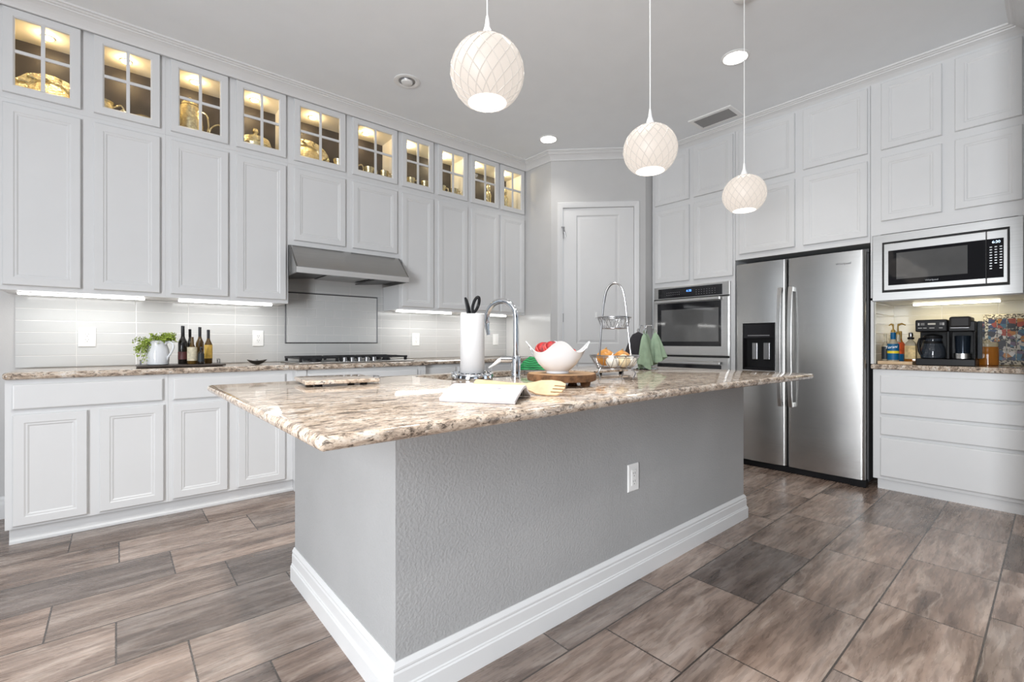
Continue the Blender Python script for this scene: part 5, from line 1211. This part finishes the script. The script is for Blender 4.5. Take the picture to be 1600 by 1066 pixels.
# coffee maker (carafe side and single-serve side)
kx, ky0, ky1 = 4.30, 0.655, 0.352
t = thing('coffee_maker', 'black two-way coffee maker with glass carafe and single-serve side', 'coffee maker', (kx+0.12, (ky0+ky1)/2, CT))
FK = FR(kx); ym = 0.492
U = lambda yy: -yy
mb = MB(); mb.fbox(FK, U(ky0-0.002), U(ky1+0.002), CT, CT+0.045, -0.24, 0.0); mb.fbox(FK, U(ky0-0.002), U(ky1+0.002), CT+0.045, CT+0.235, -0.24, -0.16); mb.fbox(FK, U(ym+0.004), U(ym-0.012), CT+0.045, CT+0.235, -0.16, -0.02); mb.fbox(FK, U(ky1+0.012), U(ky1+0.002), CT+0.045, CT+0.235, -0.16, -0.005)
mb.build('body', M['black'], t, bev=0.004)
MB().fbox(FK, U(ky0), U(ym-0.004), CT+0.232, CT+0.316, -0.235, 0.010).build('brew_head', M['black'], t, bev=0.008)
MB().fbox(FK, U(ym-0.008), U(ky1), CT+0.232, CT+0.300, -0.235, 0.006).build('brew_head', M['black'], t, bev=0.006)
M['softblack'] = mat('soft_black_lid', (0.016, 0.014, 0.014), 0.45, spec=0.3)
MB().fbox(FK, U(ym-0.012), U(ky1+0.022), CT+0.258, CT+0.332, -0.20, 0.014).build('pod_lid', M['softblack'], t, bev=0.012)
MB().fbox(FK, U(ym-0.018), U(ky1+0.028), CT+0.252, CT+0.260, 0.0, 0.020).build('lid_handle', M['wire'], t, bev=0.003)
mb = MB()
for (u, v, w_, h_) in ((0.640, 0.285, 0.008, 0.018), (0.625, 0.290, 0.020, 0.003), (0.625, 0.281, 0.020, 0.003), (0.640, 0.258, 0.022, 0.004), (0.612, 0.258, 0.018, 0.004), (0.580, 0.258, 0.026, 0.004), (0.528, 0.290, 0.018, 0.003), (0.528, 0.281, 0.018, 0.003), (0.512, 0.285, 0.008, 0.018), (0.530, 0.258, 0.018, 0.004)):
    mb.fbox(FK, U(u), U(u-w_), CT+v-h_/2, CT+v+h_/2, 0.0102, 0.0108)
MB().fbox(FK, U(0.588), U(0.548), CT+0.280, CT+0.292, 0.0102, 0.0108).build('display', mat('grey_display', (0.45, 0.42, 0.36), 0.4), t)
mb.build('buttons', mat('grey_print', (0.45, 0.44, 0.43), 0.5), t)
cx_, cy_ = kx+0.070, 0.573
ca = MB().lathe([(0.058, 0.047), (0.066, 0.052), (0.070, 0.075), (0.066, 0.11), (0.052, 0.155), (0.046, 0.170), (0.050, 0.185)], (cx_, cy_, CT), 32, True, False).build('carafe', mat('carafe_glass', (0.05, 0.06, 0.075), 0.04, var=0.3, trans=0.35), t, smooth=True)
MB().lathe([(0.052, 0.186), (0.054, 0.190), (0.050, 0.206), (0.02, 0.214)], (cx_, cy_, CT), 28).build('carafe_lid', M['black'], ca, smooth=True)
MB().lathe([(0.0535, 0.150), (0.0545, 0.152), (0.050, 0.168), (0.048, 0.168)], (cx_, cy_, CT), 28, False, False).build('carafe_band', M['black'], ca, smooth=True)
MB().tube([(cx_-0.035, cy_+0.035, CT+0.185), (cx_-0.060, cy_+0.060, CT+0.182), (cx_-0.068, cy_+0.066, CT+0.15), (cx_-0.066, cy_+0.062, CT+0.10), (cx_-0.058, cy_+0.054, CT+0.075)], 0.009, 10).build('carafe_handle', M['black'], ca, smooth=True)
MB().lathe([(0.062, 0.0452), (0.064, 0.046), (0.062, 0.0468)], (cx_, cy_, CT), 28).build('warming_plate', M['wire'], t, smooth=True)
x2, y2 = kx+0.060, 0.420
MB().lathe([(0.043, 0.047), (0.045, 0.049), (0.045, 0.084), (0.043, 0.085)], (x2, y2, CT), 28).build('mug_stand', M['steel'], t, smooth=True)
MB().lathe([(0.036, 0.086), (0.040, 0.20), (0.042, 0.203)], (x2, y2, CT), 28).build('travel_cup', mat('travel_cup_dark', (0.02, 0.03, 0.045), 0.15, 0.5), t, smooth=True)
# reservoir gauge behind
mb = MB(); mb.fbox(FK, U(0.350), U(0.326), CT+0.05, CT+0.300, -0.22, -0.06); mb.build('water_tank', mat('smoky_tank', (0.10, 0.11, 0.12), 0.1, trans=0.5), t, bev=0.004)

# amber jar
x3, y3 = 4.60, 0.318
t = thing('glass_jar', 'wide glass jar of amber tea with a clear lid, beside the coffee maker', 'jar', (x3, y3, CT))
MB().lathe([(0.050, 0), (0.055, 0.004), (0.055, 0.115), (0.050, 0.128)], (x3, y3, CT), 28).build('tea', M['amber'], t, smooth=True)
MB().lathe([(0.051, 0.1285), (0.052, 0.135), (0.054, 0.150), (0.048, 0.160), (0.012, 0.164), (0.012, 0.172), (0.004, 0.176)], (x3, y3, CT), 28).build('lid', M['syrupglass'], t, smooth=True)
# colourful quilted board leaning at the back
m_, nt_, b_ = newmat('colourful_pod_wrappers'); tc_ = N(nt_, 'ShaderNodeTexCoord'); vo = N(nt_, 'ShaderNodeTexVoronoi'); vo.inputs['Scale'].default_value = 34
nt_.links.new(tc_.outputs['Object'], vo.inputs['Vector']); sx_ = N(nt_, 'ShaderNodeSeparateXYZ'); nt_.links.new(vo.outputs['Color'], sx_.inputs[0])
rp = ramp(nt_, [(0.0, (0.02, 0.02, 0.03)), (0.22, (0.05, 0.14, 0.22)), (0.36, (0.30, 0.05, 0.03)), (0.48, (0.45, 0.42, 0.40)), (0.60, (0.03, 0.05, 0.12)), (0.72, (0.40, 0.16, 0.03)), (0.84, (0.12, 0.08, 0.14)), (0.92, (0.55, 0.55, 0.55))], 'CONSTANT'); nt_.links.new(sx_.outputs[0], rp.inputs['Fac'])
nt_.links.new(rp.outputs[0], b_.inputs['Base Color']); b_.inputs['Roughness'].default_value = 0.4; M['pods'] = m_
t = thing('patterned_board', 'tall colourful patchwork board with a speckled border behind the jar', 'board', (4.66, 0.19, CT))
FQ = FR(4.70); 
def lean(p): return p
R = []
for off, d in ((0, 0.0), (0, 0.018), (0.004, 0.022)):
    R.append([FQ.p(-0.348+off, CT+0.001+off, d-0.0), FQ.p(-0.126-off, CT+0.001+off, d), FQ.p(-0.126-off, CT+0.355-off, d-0.05), FQ.p(-0.348+off, CT+0.355-off, d-0.05)])
m2_, nt2, b2 = newmat('speckled_border'); tc2 = N(nt2, 'ShaderNodeTexCoord'); n2_ = N(nt2, 'ShaderNodeTexNoise'); n2_.inputs['Scale'].default_value = 90; nt2.links.new(tc2.outputs['Object'], n2_.inputs['Vector'])
r2_ = ramp(nt2, [(0.44, (0.05, 0.045, 0.04)), (0.52, (0.62, 0.58, 0.48))]); nt2.links.new(n2_.outputs['Fac'], r2_.inputs['Fac']); nt2.links.new(r2_.outputs[0], b2.inputs['Base Color'])
MB().rings(R).build('border', m2_, t)
def qp(u, v, d): q = (v-CT)/0.355; return FQ.p(u, v, d-0.05*q)
for r0 in range(4):
    mb = MB(); v0_ = CT+0.035+r0*0.074; v1_ = v0_+0.066
    for c0 in range(4):
        ua = -0.322+c0*0.046; ub = ua+0.040
        mb.rings([[qp(ua, v0_, d), qp(ub, v0_, d), qp(ub, v1_, d), qp(ua, v1_, d)] for d in (0.0225, 0.034)])
    mb.build('patch_row', M['pods'], t)
